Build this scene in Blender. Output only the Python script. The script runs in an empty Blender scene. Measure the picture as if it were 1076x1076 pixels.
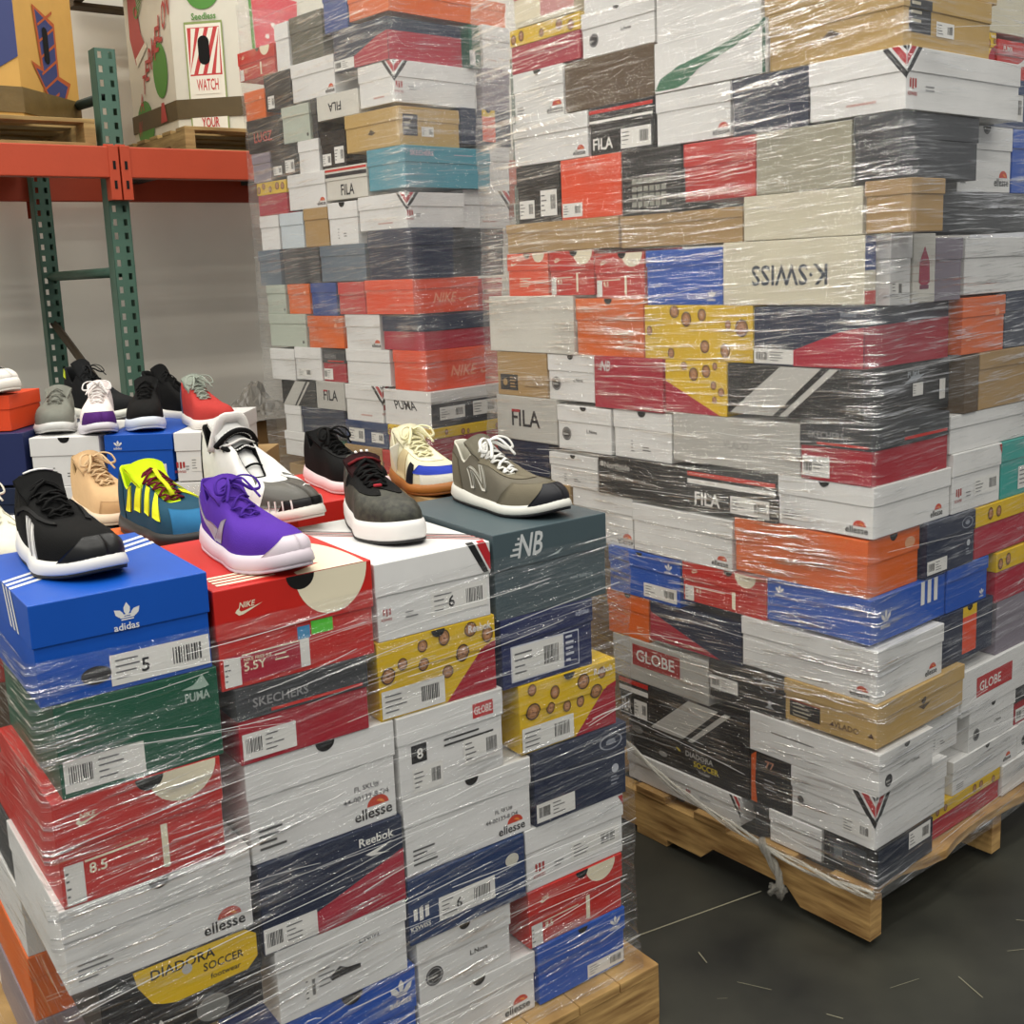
import bpy, bmesh, math, random
from mathutils import Vector, Matrix
random.seed(7)
PI = math.pi
S = bpy.context.scene
C = S.collection

# ------------------------------------------------------------------ camera
PITCH, ROLL = 0.16452, -0.03895
fw = Vector((0, math.cos(PITCH), -math.sin(PITCH)))
up = Vector((0, math.sin(PITCH), math.cos(PITCH)))
rt = Vector((1, 0, 0))
R_ = rt*math.cos(ROLL) + up*math.sin(ROLL)
U_ = -rt*math.sin(ROLL) + up*math.cos(ROLL)
cd = bpy.data.cameras.new('camera')
cam = bpy.data.objects.new('camera', cd); C.objects.link(cam)
M = Matrix((R_, U_, -fw)).transposed().to_4x4(); M.translation = (0, 0, 1.38)
cam.matrix_world = M
cd.sensor_fit = 'HORIZONTAL'; cd.sensor_width = 36
cd.lens = 36*1152.3/1076
cd.shift_y = (475.2-538)/1076
cd.clip_start = 0.05; cd.clip_end = 60
S.camera = cam

# ------------------------------------------------------------------ world, lamps, exposure
w = bpy.data.worlds.new('world'); S.world = w; w.use_nodes = True
bg = w.node_tree.nodes['Background']
bg.inputs[0].default_value = (0.97, 0.975, 0.98, 1); bg.inputs[1].default_value = 0.44
def area(name, loc, sx, sy, power, col, rot=(0, 0, 0)):
    l = bpy.data.lights.new(name, 'AREA'); l.shape = 'RECTANGLE'; l.size = sx; l.size_y = sy
    l.energy = power; l.color = col
    o = bpy.data.objects.new(name, l); o.location = loc; o.rotation_euler = rot; C.objects.link(o)
    return o
YW = 0.64
for i in range(-2, 3):
    for j in range(-2, 4):
        # rows of ceiling tubes parallel to the rack aisle, extras added for film glints
        u, v_ = i*1.9-.9, j*1.5
        x = math.cos(YW)*u-math.sin(YW)*v_; y = math.sin(YW)*u+math.cos(YW)*v_+.6
        area('tube_and_fill_light', (x, y, 4.7), 1.5, 0.14, 19 if i > -2 else 30, (1.0, 0.965, 0.88), (0, 0, YW))  # stronger leftmost column is added fill that brightens the back wall
S.view_settings.view_transform = 'Standard'
S.view_settings.look = 'None'
S.view_settings.gamma = 1
S.view_settings.use_curve_mapping = False
S.view_settings.exposure = 0.16
try:
    S.cycles.transparent_max_bounces = 12
    S.cycles.max_bounces = 6
    S.cycles.caustics_reflective = False; S.cycles.caustics_refractive = False
    S.cycles.use_denoising = True
except Exception: pass

# ------------------------------------------------------------------ materials
def lin(h):
    h = h.lstrip('#'); o = []
    for i in (0, 2, 4):
        c = int(h[i:i+2], 16)/255
        o.append(c/12.92 if c <= .04045 else ((c+.055)/1.055)**2.4)
    return (*o, 1)
MATS = {}
def mat(hx, rough=.5, metal=0, noise=.05, scale=18, bump=0, bscale=250, spec=.4):
    k = (hx, rough, metal, noise, scale, bump, bscale, spec)
    if k in MATS: return MATS[k]
    m = bpy.data.materials.new('paint_'+hx.strip('#')); m.use_nodes = True; nt = m.node_tree
    b = nt.nodes['Principled BSDF']; col = lin(hx)
    b.inputs['Roughness'].default_value = rough; b.inputs['Metallic'].default_value = metal
    b.inputs['Specular IOR Level'].default_value = spec
    tc = nt.nodes.new('ShaderNodeTexCoord')
    if noise:
        n = nt.nodes.new('ShaderNodeTexNoise'); n.inputs['Scale'].default_value = scale; n.inputs['Detail'].default_value = 3
        nt.links.new(tc.outputs['Object'], n.inputs['Vector'])
        mx = nt.nodes.new('ShaderNodeMix'); mx.data_type = 'RGBA'
        mx.inputs[6].default_value = tuple(c*(1-noise*1.5) for c in col[:3])+(1,)
        mx.inputs[7].default_value = tuple(min(1, c*(1+noise*1.5)) for c in col[:3])+(1,)
        nt.links.new(n.outputs[0], mx.inputs[0]); nt.links.new(mx.outputs[2], b.inputs['Base Color'])
    else: b.inputs['Base Color'].default_value = col
    if bump:
        n2 = nt.nodes.new('ShaderNodeTexNoise'); n2.inputs['Scale'].default_value = bscale; n2.inputs['Detail'].default_value = 2
        nt.links.new(tc.outputs['Object'], n2.inputs['Vector'])
        bp = nt.nodes.new('ShaderNodeBump'); bp.inputs['Strength'].default_value = bump; bp.inputs['Distance'].default_value = .002
        nt.links.new(n2.outputs[0], bp.inputs['Height']); nt.links.new(bp.outputs[0], b.inputs['Normal'])
    MATS[k] = m; return m
P = dict(white='#e0dfdc', offw='#cfccc2', cream='#d3ccb4', creamy='#e6dcc0', red='#c5281f', nred='#c0241c', dred='#a3182a', crim='#a81f36', orange='#dc6214',
         norange='#e04a22', blue='#0b4fb0', dblue='#1a3f86', navy='#1d2740', navy2='#222c58', knavy='#18335f', black='#1b1b1d', char='#3a3c3f', grey='#50585a', nbgrey='#46555a',
         green='#10543c', yellow='#dcb510', dyel='#d8c020', kraft='#a98a5c', kraft2='#b8985c', brown='#5b4a36', olive='#a09c88', teal='#2f9d93', teal2='#4f93a4',
         mauve='#857d88', pgreen='#b4bcae', bgrey='#5c6b78', lgrey='#b9b7b0', med='#9c6b3c', meddk='#3c2713', logoor='#d2562e', stick='#e2e0da', green2='#2f6b4c', lav='#d0cad4')
def pm(n): return mat(P[n], .42 if n not in ('kraft', 'kraft2', 'brown') else .75)
def ink(n): return mat(P.get(n, n), .5, noise=0)
M_HOLE = mat('#0b0a09', .9, noise=0)

def noise_mat(name, c1, c2, sc, rough=.7, mapping=(1, 1, 1), bump=.3, detail=6, bd=.01, r2=None):
    m = bpy.data.materials.new(name); m.use_nodes = True; nt = m.node_tree; b = nt.nodes['Principled BSDF']
    tc = nt.nodes.new('ShaderNodeTexCoord'); mp = nt.nodes.new('ShaderNodeMapping'); mp.inputs['Scale'].default_value = mapping
    nt.links.new(tc.outputs['Object'], mp.inputs[0])
    n = nt.nodes.new('ShaderNodeTexNoise'); n.inputs['Scale'].default_value = sc; n.inputs['Detail'].default_value = detail
    nt.links.new(mp.outputs[0], n.inputs['Vector'])
    cr = nt.nodes.new('ShaderNodeValToRGB'); cr.color_ramp.elements[0].color = lin(c1); cr.color_ramp.elements[1].color = lin(c2)
    cr.color_ramp.elements[0].position = .3; cr.color_ramp.elements[1].position = .7
    nt.links.new(n.outputs[0], cr.inputs[0]); nt.links.new(cr.outputs[0], b.inputs['Base Color'])
    b.inputs['Roughness'].default_value = rough
    if r2 is not None:
        mr = nt.nodes.new('ShaderNodeMapRange'); mr.inputs[3].default_value = rough; mr.inputs[4].default_value = r2
        nt.links.new(n.outputs[0], mr.inputs[0]); nt.links.new(mr.outputs[0], b.inputs['Roughness'])
    if bump:
        bp = nt.nodes.new('ShaderNodeBump'); bp.inputs['Strength'].default_value = bump; bp.inputs['Distance'].default_value = bd
        nt.links.new(n.outputs[0], bp.inputs['Height']); nt.links.new(bp.outputs[0], b.inputs['Normal'])
    return m

# ------------------------------------------------------------------ mesh builder and scene helpers
class MB:
    def __init__(s): s.v = []; s.f = []; s.mi = []; s.mats = []; s.sm = []
    def idx(s, m):
        if m not in s.mats: s.mats.append(m)
        return s.mats.index(m)
    def add(s, vs, fs, m, smooth=False):
        o = len(s.v); s.v += [tuple(v) for v in vs]; k = s.idx(m)
        for f in fs: s.f.append([i+o for i in f]); s.mi.append(k); s.sm.append(smooth)
    def box(s, x0, x1, y0, y1, z0, z1, m, b=0):
        if b:
            bm = bmesh.new(); bmesh.ops.create_cube(bm, size=1)
            for v in bm.verts: v.co = ((x0+x1)/2+v.co.x*(x1-x0), (y0+y1)/2+v.co.y*(y1-y0), (z0+z1)/2+v.co.z*(z1-z0))
            bmesh.ops.bevel(bm, geom=bm.edges[:], offset=b, segments=2, affect='EDGES', profile=.5)
            s.frombm(bm, m); return
        v = [(x, y, z) for z in (z0, z1) for y in (y0, y1) for x in (x0, x1)]
        s.add(v, [(0, 2, 3, 1), (4, 5, 7, 6), (0, 1, 5, 4), (2, 6, 7, 3), (0, 4, 6, 2), (1, 3, 7, 5)], m)
    def frombm(s, bm, m, smooth=False):
        bm.verts.ensure_lookup_table(); bm.verts.index_update()
        s.add([v.co[:] for v in bm.verts], [[v.index for v in f.verts] for f in bm.faces], m, smooth); bm.free()
    def tube(s, pts, r, m, n=6, flat=1.0, closed=False, caps=True):
        pts = [Vector(p) for p in pts]; rings = []; N = len(pts); last = None
        for i, p in enumerate(pts):
            a = pts[(i-1) % N] if closed or i else p; b = pts[(i+1) % N] if closed or i < N-1 else p
            t = (b-a).normalized() if (b-a).length > 1e-9 else Vector((0, 0, 1))
            u = last if last else (Vector((0, 0, 1)) if abs(t.z) < .9 else Vector((1, 0, 0)))
            sde = t.cross(u)
            if sde.length < 1e-6: sde = t.cross(Vector((1, 0, .01)))
            sde.normalize(); nn = sde.cross(t).normalized(); last = nn
            rr = r[i] if isinstance(r, (list, tuple)) else r
            rings.append([p+sde*rr*math.cos(2*PI*k/n)+nn*rr*flat*math.sin(2*PI*k/n) for k in range(n)])
        vs = [v for g in rings for v in g]; fs = []
        for i in range(N if closed else N-1):
            for k in range(n): j = (i+1) % N; fs.append((i*n+k, i*n+(k+1) % n, j*n+(k+1) % n, j*n+k))
        if caps and not closed: fs.append(tuple(range(n))[::-1]); fs.append(tuple((N-1)*n+k for k in range(n)))
        s.add(vs, fs, m, True)
    def prism(s, poly, z0, z1, m):
        n = len(poly); s.add([(x, y, z0) for x, y in poly]+[(x, y, z1) for x, y in poly],
              [tuple(range(n))[::-1], tuple(range(n, 2*n))]+[(i, (i+1) % n, n+(i+1) % n, n+i) for i in range(n)], m)
    def build(s, name, parent=None, mods=None):
        me = bpy.data.meshes.new(name); me.from_pydata(s.v, [], s.f)
        for m in s.mats: me.materials.append(m)
        me.polygons.foreach_set('material_index', s.mi); me.polygons.foreach_set('use_smooth', s.sm); me.update()
        o = bpy.data.objects.new(name, me); C.objects.link(o)
        if parent: o.parent = parent
        return o
def tag(o, label, cat, group=None, kind=None):
    if label: o['label'] = label
    if cat: o['category'] = cat
    if group: o['group'] = group
    if kind: o['kind'] = kind
    return o
def empty(name, loc, yaw=0):
    o = bpy.data.objects.new(name, None); o.location = loc; o.rotation_euler = (0, 0, yaw); o.empty_display_size = .05
    C.objects.link(o); return o

# text outlines as triangles, cached
TC = {}
def text_mesh(st):
    if st in TC: return TC[st]
    cu = bpy.data.curves.new('t', 'FONT'); cu.body = st; cu.size = 1; cu.resolution_u = 2; cu.offset = .016
    ob = bpy.data.objects.new('t', cu); C.objects.link(ob)
    dg = bpy.context.evaluated_depsgraph_get()
    me = bpy.data.meshes.new_from_object(ob.evaluated_get(dg))
    vs = [(v.co.x, v.co.y) for v in me.vertices]; fs = [tuple(p.vertices) for p in me.polygons]
    bpy.data.objects.remove(ob); bpy.data.curves.remove(cu); bpy.data.meshes.remove(me)
    if not vs: vs = [(0, 0)]
    x0 = min(v[0] for v in vs); x1 = max(v[0] for v in vs); y0 = min(v[1] for v in vs); y1 = max(v[1] for v in vs)
    TC[st] = ([(v[0]-x0, v[1]-y0) for v in vs], fs, x1-x0, y1-y0); return TC[st]
# ------------------------------------------------------------------ box table: pile, face, a0, a1, b0, b1, z0, z1 (metres), look, corner, label
BOXES = [
('F', 1, 0.0014, 0.3114, -0.936, -0.7125, 0.8716, 1.003, 'adidas_top', 0, 'blue shoe box with white leaf logo and stripes on the lid in the front pile'),
('F', 1, 0.0033, 0.3133, -0.92, -0.7096, 0.7466, 0.871, 'puma_green', 0, 'dark green shoe box in the front pile'),
('F', 1, 0.0022, 0.3122, -0.935, -0.716, 0.6021, 0.746, 'nike_red', 0, 'red shoe box, front pile, under the green box'),
('F', 1, 0.0036, 0.3136, -0.94, -0.685, 0.4826, 0.6015, 'ellesse', 0, 'white shoe box with half-round orange logo, front pile, under the red box'),
('F', 1, 0.0038, 0.3138, -0.903, -0.6793, 0.36, 0.482, 'diadora_yellow', 0, 'black shoe box with yellow lid panel in the front pile'),
('F', 1, 0.0004, 0.3104, -0.7079, -0.47, 0.8326, 0.974, 'nike_top', 0, 'bright red shoe box with cream lid disc in the front pile'),
('F', 1, 0.0001, 0.3101, -0.69, -0.486, 0.7206, 0.832, 'skechers', 0, 'shoe box with grey lid and red base in the front pile'),
('F', 1, 0.005, 0.315, -0.6834, -0.4465, 0.5676, 0.72, 'ellesse_no', 0, 'white shoe box with grey stock number, front pile, under the grey and red box'),
('F', 1, 0.0016, 0.3116, -0.6773, -0.4435, 0.4291, 0.567, 'reebok_navy_logo', 0, 'navy shoe box with red wedge and white lettering in the front pile'),
('F', 1, 0.0014, 0.3114, -0.663, -0.445, 0.3111, 0.4285, 'white_nova', 0, 'white shoe box with printed shoe label in the front pile'),
('F', 1, 0.006, 0.316, -0.655, -0.4337, 0.1306, 0.3105, 'adidas_low', 0, 'blue shoe box with small leaf logo, front pile, under the white box'),
('F', 1, 0.0028, 0.3128, -0.4655, -0.2595, 0.8444, 0.964, 'kswiss_top', 0, 'white shoe box with red and black lid stripes in the front pile'),
('F', 1, 0.005, 0.315, -0.4684, -0.2553, 0.7206, 0.8438, 'cookies', 0, 'yellow medallion-patterned shoe box with red corner, front pile, under the white box'),
('F', 1, 0.0029, 0.3129, -0.4435, -0.247, 0.5871, 0.72, 'globe_label', 0, 'white shoe box with small red name panel in the front pile'),
('F', 1, 0.0038, 0.3138, -0.4405, -0.1965, 0.4581, 0.5865, 'ellesse_no', 0, 'white shoe box with grey stock number, front pile, under the white box'),
('F', 1, 0.0009, 0.3109, -0.442, -0.217, 0.3456, 0.457, 'kswiss_navy', 0, 'navy shoe box with white shield and label in the front pile'),
('F', 1, 0.0038, 0.3138, -0.4307, -0.249, 0.2361, 0.345, 'circle', 0, 'white shoe box with black round logo in the front pile'),
('F', 1, 0.0052, 0.3152, -0.4317, -0.2015, 0.13, 0.2355, 'ellesse', 0, 'white shoe box with half-round orange logo, front pile, under the round-logo box'),
('F', 1, 0.0031, 0.3131, -0.2537, -0.021, 0.8296, 0.971, 'nb_grey', 0, 'dark grey shoe box with white speed-line logo in the front pile'),
('F', 1, 0.0044, 0.3144, -0.2455, -0.054, 0.7116, 0.829, 'kswiss_blue', 0, 'navy blue shoe box with large framed label in the front pile'),
('F', 1, 0.004, 0.314, -0.215, -0.007, 0.5912, 0.711, 'cookies', 0, 'yellow medallion-patterned shoe box with red corner, front pile, under the navy box'),
('F', 1, 0.0004, 0.3104, -0.1935, 0.012, 0.4581, 0.5902, 'oval_navy', 0, 'dark navy shoe box with oval emblem in the front pile'),
('F', 1, 0.0045, 0.3145, -0.214, 0.004, 0.3456, 0.4575, 'kswiss_white', 0, 'white shoe box with small shield and barcode in the front pile'),
('F', 1, 0.0035, 0.3135, -0.213, -0.003, 0.2406, 0.345, 'nike_red', 0, 'red shoe box, front pile, under the white box'),
('F', 1, 0.0018, 0.3118, -0.1985, 0.0, 0.1306, 0.24, 'adidas_low', 0, 'blue shoe box with small leaf logo, front pile, under the red box'),
('R', 0, 0.796, 1.012, 0.0002, 0.3102, 1.96, 2.09, 'redcream', 0, 'red and cream shoe box in the right pile'),
('R', 0, 0.551, 0.773, 0.0052, 0.3152, 1.9505, 2.062, 'white', 0, 'plain white shoe box, right pile, on the round-logo box'),
('R', 0, 0.2665, 0.548, 0.0028, 0.2128, 1.8454, 1.992, 'white', 0, 'plain white shoe box, right pile, on the green-striped box'),
('R', 0, 0.7825, 1.034, 0.0043, 0.3143, 1.856, 1.959, 'cookies_side', 0, 'yellow shoe box with red base in the right pile'),
('R', 0, 0.551, 0.7795, 0.0053, 0.3153, 1.8515, 1.9495, 'circle', 0, 'white shoe box with black round logo, right pile, on the brown box'),
('R', 0, 0.844, 1.029, 0.0043, 0.3143, 1.7376, 1.855, 'ellesse', 0, 'white shoe box with half-round orange logo, right pile, under the yellow and red box'),
('R', 0, 0.5545, 0.841, 0.0055, 0.2155, 1.7405, 1.8505, 'brown', 0, 'dark brown shoe box in the right pile'),
('R', 0, 0.255, 0.5515, 0.0024, 0.2124, 1.7415, 1.8448, 'green_swoop', 0, 'white shoe box with green curved stripe in the right pile'),
('R', 0, -0.038, 0.252, 0.0048, 0.31, 1.7411, 1.8448, 'kraft_dark', 1, 'tan kraft corner shoe box, right pile, under the kraft box'),
('R', 0, -0.037, 0.2635, 0.0027, 0.337, 1.8458, 1.94, 'kraft_dark', 1, 'tan kraft corner shoe box, right pile, on the kraft box'),
('R', 0, 0.3465, 0.5525, 0.0056, 0.3156, 1.6318, 1.7405, 'ellesse_plain', 0, 'plain white shoe box with tiny logo, right pile, under the green-striped box'),
('R', 0, 0.158, 0.3435, 0.0053, 0.3153, 1.6296, 1.74, 'navy', 0, 'plain navy shoe box, right pile, under the kraft box'),
('R', 0, -0.048, 0.155, 0.0006, 0.4125, 1.633, 1.7405, 'kswiss_corner', 1, 'white shoe box with striped corner in the right pile'),
('R', 0, 0.7605, 1.033, 0.0008, 0.2108, 1.6336, 1.737, 'ellesse_plain', 0, 'plain white shoe box with tiny logo, right pile, under the white box'),
('R', 0, 0.5555, 0.7575, 0.0013, 0.3113, 1.6336, 1.7395, 'fila_black', 0, 'black shoe box with striped lid and white lettering in the right pile'),
('R', 0, 0.2835, 0.4745, 0.0058, 0.3158, 1.5085, 1.6283, 'red', 0, 'plain red shoe box in the right pile'),
('R', 0, 0.8655, 1.028, 0.0026, 0.3126, 1.4936, 1.631, 'black_label', 0, 'black shoe box with small label in the right pile'),
('R', 0, 0.6595, 0.8625, 0.0038, 0.3138, 1.4936, 1.633, 'orange_label', 0, 'orange shoe box with corner label in the right pile'),
('R', 0, 0.4775, 0.6565, 0.0018, 0.3118, 1.4906, 1.6308, 'black_grid', 0, 'black shoe box with grid label in the right pile'),
('R', 0, 0.0615, 0.2805, 0.003, 0.272, 1.5081, 1.6286, 'olive', 0, 'pale olive shoe box in the right pile'),
('R', 0, -0.04, 0.0585, 0.0023, 0.272, 1.516, 1.632, 'charcoal', 1, 'charcoal shoe box, right pile, under the striped white box'),
('R', 0, 0.6695, 1.075, 0.0021, 0.2121, 1.4217, 1.493, 'kraft', 0, 'plain brown kraft shoe box, right pile, under the orange box'),
('R', 0, 0.315, 0.6665, 0.0035, 0.2135, 1.419, 1.49, 'kraft', 0, 'plain brown kraft shoe box, right pile, under the black box'),
('R', 0, 0.038, 0.312, 0.0035, 0.0415, 1.4194, 1.5075, 'cream', 0, 'plain cream shoe box in the right pile'),  # cream tone puts the glare over brown kraft into the colour
('R', 0, -0.06, 0.035, 0.0054, 0.1185, 1.4206, 1.515, 'kraft', 1, 'plain brown kraft shoe box, right pile, under the charcoal box'),
('R', 0, 0.92, 1.079, 0.0041, 0.3141, 1.3136, 1.4195, 'nike_orange', 0, 'orange-red shoe box in the right pile'),
('R', 0, 0.7575, 0.917, 0.0056, 0.3156, 1.314, 1.4207, 'nike_red', 0, 'red shoe box, right pile, left of the red box'),
('R', 0, 0.594, 0.7545, 0.0051, 0.3151, 1.307, 1.4095, 'nike_red', 0, 'red shoe box, right pile, on the orange box'),
('R', 0, 0.37, 0.591, 0.0059, 0.3159, 1.2906, 1.4107, 'adidas_side', 0, 'plain-sided blue shoe box in the right pile'),
('R', 0, 0.032, 0.367, 0.004, 0.0415, 1.2906, 1.4184, 'kswiss_cream', 1, 'cream shoe box with upside-down lettering in the right pile'),
('R', 0, 0.8285, 1.158, 0.001, 0.211, 1.1706, 1.313, 'white_full', 0, 'blank white shoe box in the right pile'),
('R', 0, 0.6, 0.8255, 0.0052, 0.3152, 1.1706, 1.306, 'nike_orange2', 0, 'orange shoe box with notch in its lid, right pile, under the red box'),
('R', 0, 0.2915, 0.597, 0.0058, 0.2158, 1.1706, 1.29, 'cookies_full', 0, 'all-yellow shoe box with brown medallions in the right pile'),
('R', 0, 0.032, 0.2885, 0.0054, 0.307, 1.169, 1.2863, 'reebok_navy', 1, 'navy corner shoe box with red lower side in the right pile'),
('R', 0, 0.936, 1.135, 0.0034, 0.3134, 1.0556, 1.17, 'kraft_label', 0, 'kraft shoe box with black square in the right pile'),
('R', 0, 0.765, 0.933, 0.0043, 0.3143, 1.0556, 1.169, 'circle', 0, 'white shoe box with black round logo, right pile, on the round-logo box'),
('R', 0, 0.539, 0.762, 0.0013, 0.3113, 1.0475, 1.17, 'nb_red', 0, 'crimson shoe box with white speed-line logo in the right pile'),
('R', 0, 0.3595, 0.536, 0.005, 0.315, 1.0536, 1.17, 'cookies_tri', 0, 'yellow shoe box with red triangle in the right pile'),
('R', 0, 0.034, 0.3565, 0.0034, 0.319, 1.065, 1.168, 'black_diag', 1, 'black shoe box with white diagonal bands, right pile, under the navy and red box'),
('R', 0, 0.9025, 1.142, 0.0017, 0.3117, 0.9396, 1.055, 'fila_white', 0, 'white shoe box with bold dark lettering in the right pile'),
('R', 0, 0.708, 0.8995, 0.0004, 0.3104, 0.9336, 1.044, 'circle', 0, 'white shoe box with black round logo, right pile, under the round-logo box'),
('R', 0, 0.5185, 0.705, 0.0051, 0.3151, 0.9336, 1.0465, 'white_notch', 0, 'white shoe box with notched lid, right pile, under the crimson box'),
('R', 0, 0.1745, 0.5155, 0.0059, 0.2159, 0.9456, 1.053, 'vlado', 0, 'long pale grey shoe box with faint lettering in the right pile'),
('R', 0, 0.008, 0.1715, 0.0005, 0.278, 0.9456, 1.064, 'skechers', 1, 'shoe box with grey lid and red base in the right pile'),
('R', 0, 0.9405, 1.15, 0.0048, 0.3148, 0.85, 0.939, 'navy', 0, 'plain navy shoe box, right pile, under the lettered white box'),
('R', 0, 0.759, 0.9375, 0.0025, 0.3125, 0.8381, 0.921, 'white_notch', 0, 'white shoe box with notched lid, right pile, under the round-logo box'),
('R', 0, 0.475, 0.756, 0.0009, 0.2109, 0.8385, 0.933, 'northside', 0, 'long black shoe box with white name in the right pile'),
('R', 0, 0.2305, 0.472, 0.0018, 0.3118, 0.8396, 0.926, 'fila_stripe', 0, 'black shoe box with red and white lid stripes, right pile, under the pale grey box'),
('R', 0, 0.006, 0.2275, 0.0046, 0.2875, 0.8431, 0.945, 'ellesse', 1, 'white shoe box with half-round orange logo, right pile, under the grey and red box'),
('R', 0, 0.646, 0.855, 0.0052, 0.3152, 0.7126, 0.8375, 'ellesse_plain', 0, 'plain white shoe box with tiny logo, right pile, on the blue box'),
('R', 0, 0.344, 0.643, 0.0003, 0.2103, 0.7156, 0.829, 'ellesse_plain', 0, 'plain white shoe box with tiny logo, right pile, left of the orange box'),
('R', 0, 0.016, 0.341, 0.0037, 0.1885, 0.7224, 0.839, 'orange_corner', 1, 'long orange corner shoe box in the right pile'),
('R', 0, 0.4955, 0.727, 0.0003, 0.3103, 0.6007, 0.712, 'adidas_end', 0, 'blue shoe box with leaf logo and white label in the right pile'),
('R', 0, 0.2555, 0.4925, 0.0043, 0.3143, 0.624, 0.715, 'nike_red', 0, 'red shoe box, right pile, under the white box'),
('R', 0, 0.008, 0.2525, 0.002, 0.2775, 0.6314, 0.7218, 'adidas_corner', 1, 'blue corner shoe box with leaf logo and three white stripes in the right pile'),
('R', 0, 0.5995, 0.741, 0.0053, 0.3153, 0.4906, 0.5995, 'nike_orange2', 0, 'orange shoe box with notch in its lid, right pile, under the blue box'),
('R', 0, 0.3255, 0.5965, 0.0059, 0.2159, 0.5045, 0.5998, 'reebok_down', 0, 'navy shoe box with red triangle in the right pile'),
('R', 0, -0.008, 0.3225, 0.003, 0.251, 0.5144, 0.623, 'ellesse_plain', 1, 'plain white shoe box with tiny logo, right pile, under the blue box'),
('R', 0, 0.4185, 0.725, 0.006, 0.216, 0.3853, 0.49, 'globe', 0, 'white shoe box with large red name panel in the right pile'),
('R', 0, 0.211, 0.4155, 0.0019, 0.3119, 0.4141, 0.5035, 'oval_black', 0, 'black shoe box with oval emblem in the right pile'),
('R', 0, -0.012, 0.208, 0.0005, 0.333, 0.4231, 0.5138, 'kraft_vlado', 1, 'tan corner shoe box with black label in the right pile'),
('R', 0, 0.6045, 0.705, 0.0036, 0.3136, 0.2848, 0.3845, 'fila_stripe', 0, 'black shoe box with red and white lid stripes, right pile, under the white panel box'),
('R', 0, 0.3023, 0.6015, 0.0002, 0.2102, 0.2848, 0.3847, 'black_diag', 0, 'black shoe box with white diagonal bands, right pile, under the white panel box'),
('R', 0, -0.018, 0.2991, 0.0012, 0.1995, 0.3254, 0.4135, 'white_text', 1, 'white shoe box with small line of lettering in the right pile'),
('R', 0, 0.3023, 0.672, 0.0024, 0.2124, 0.2001, 0.2842, 'diadora_soccer', 0, 'black shoe box with yellow lettering in the right pile'),
('R', 0, 0.1935, 0.2993, 0.0037, 0.3137, 0.2043, 0.3245, 'black_orange', 0, 'black shoe box with orange end strip in the right pile'),
('R', 0, -0.012, 0.1905, 0.0009, 0.27, 0.2091, 0.3248, 'kswiss_v', 1, 'white corner shoe box with red and black V in the right pile'),
('R', 0, 0.325, 0.678, 0.0003, 0.2103, 0.13, 0.1995, 'kswiss_v2', 0, 'white shoe box with V-striped corner in the right pile'),
('R', 0, 0.252, 0.293, 0.0052, 0.3152, 0.13, 0.2025, 'charcoal', 0, 'charcoal shoe box, right pile, under the black box'),
('R', 0, 0.114, 0.249, 0.0019, 0.211, 0.13, 0.2037, 'white', 0, 'plain white shoe box, right pile, under the white V box'),
('R', 0, -0.015, 0.111, 0.0058, 0.212, 0.13, 0.2085, 'black_window', 1, 'black corner shoe box in the right pile'),
('R', 1, 0.0054, 0.3154, 0.312, 0.4145, 1.7415, 1.81, 'cookies', 0, 'yellow medallion-patterned shoe box with red corner in the right face of right pile'),
('R', 1, 0.0023, 0.3123, 0.4175, 0.622, 1.7266, 1.8, 'puma_red', 0, 'red shoe box in the right face of right pile'),
('R', 1, 0.0028, 0.2128, 0.4145, 0.678, 1.6297, 1.726, 'navy_label', 0, 'navy shoe box with white label in the right face of right pile'),
('R', 1, 0.0031, 0.156, 0.274, 0.493, 1.4986, 1.6285, 'ellesse_notch', 0, 'white shoe box with notched lid, right face of right pile, under the navy box'),
('R', 1, 0.0039, 0.3139, 0.496, 0.689, 1.4986, 1.6287, 'adidas_side', 0, 'plain-sided blue shoe box, right face of right pile, on the charcoal box'),
('R', 1, 0.0036, 0.2136, 0.1205, 0.697, 1.42, 1.498, 'charcoal', 0, 'charcoal shoe box in the right face of right pile'),
('R', 1, 0.0034, 0.2895, 0.0435, 0.119, 1.2869, 1.42, 'white_label', 0, 'white shoe box with paper label in the right face of right pile'),
('R', 1, 0.0037, 0.2895, 0.122, 0.2015, 1.2869, 1.419, 'crest', 0, 'white shoe box with red crest in the right face of right pile'),
('R', 1, 0.0056, 0.2895, 0.2045, 0.309, 1.2873, 1.41, 'mauve', 0, 'greyish mauve shoe box, right face of right pile, under the charcoal box'),
('R', 1, 0.003, 0.213, 0.312, 0.71, 1.2945, 1.408, 'white', 0, 'plain white shoe box, right face of right pile, under the charcoal box'),
('R', 1, 0.0026, 0.3126, 0.309, 0.485, 1.1733, 1.289, 'orange', 0, 'plain orange shoe box in the right face of right pile'),
('R', 1, 0.0043, 0.3143, 0.488, 0.72, 1.1737, 1.2935, 'navy', 0, 'plain navy shoe box in the right face of right pile'),
('R', 1, 0.0014, 0.3114, 0.321, 0.38, 1.0516, 1.17, 'brown', 0, 'dark brown shoe box in the right face of right pile'),
('R', 1, 0.0018, 0.2118, 0.383, 0.732, 1.052, 1.1727, 'kraft', 0, 'plain brown kraft shoe box in the right face of right pile'),
('R', 1, 0.0059, 0.2159, 0.28, 0.744, 0.9715, 1.051, 'white', 0, 'plain white shoe box, right face of right pile, under the kraft box'),
('R', 1, 0.0031, 0.2285, 0.2895, 0.492, 0.8435, 0.9705, 'kswiss_white', 0, 'white shoe box with small shield and barcode in the right face of right pile'),
('R', 1, 0.0033, 0.3133, 0.495, 0.755, 0.8416, 0.97, 'teal', 0, 'teal shoe box in the right face of right pile'),
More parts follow.
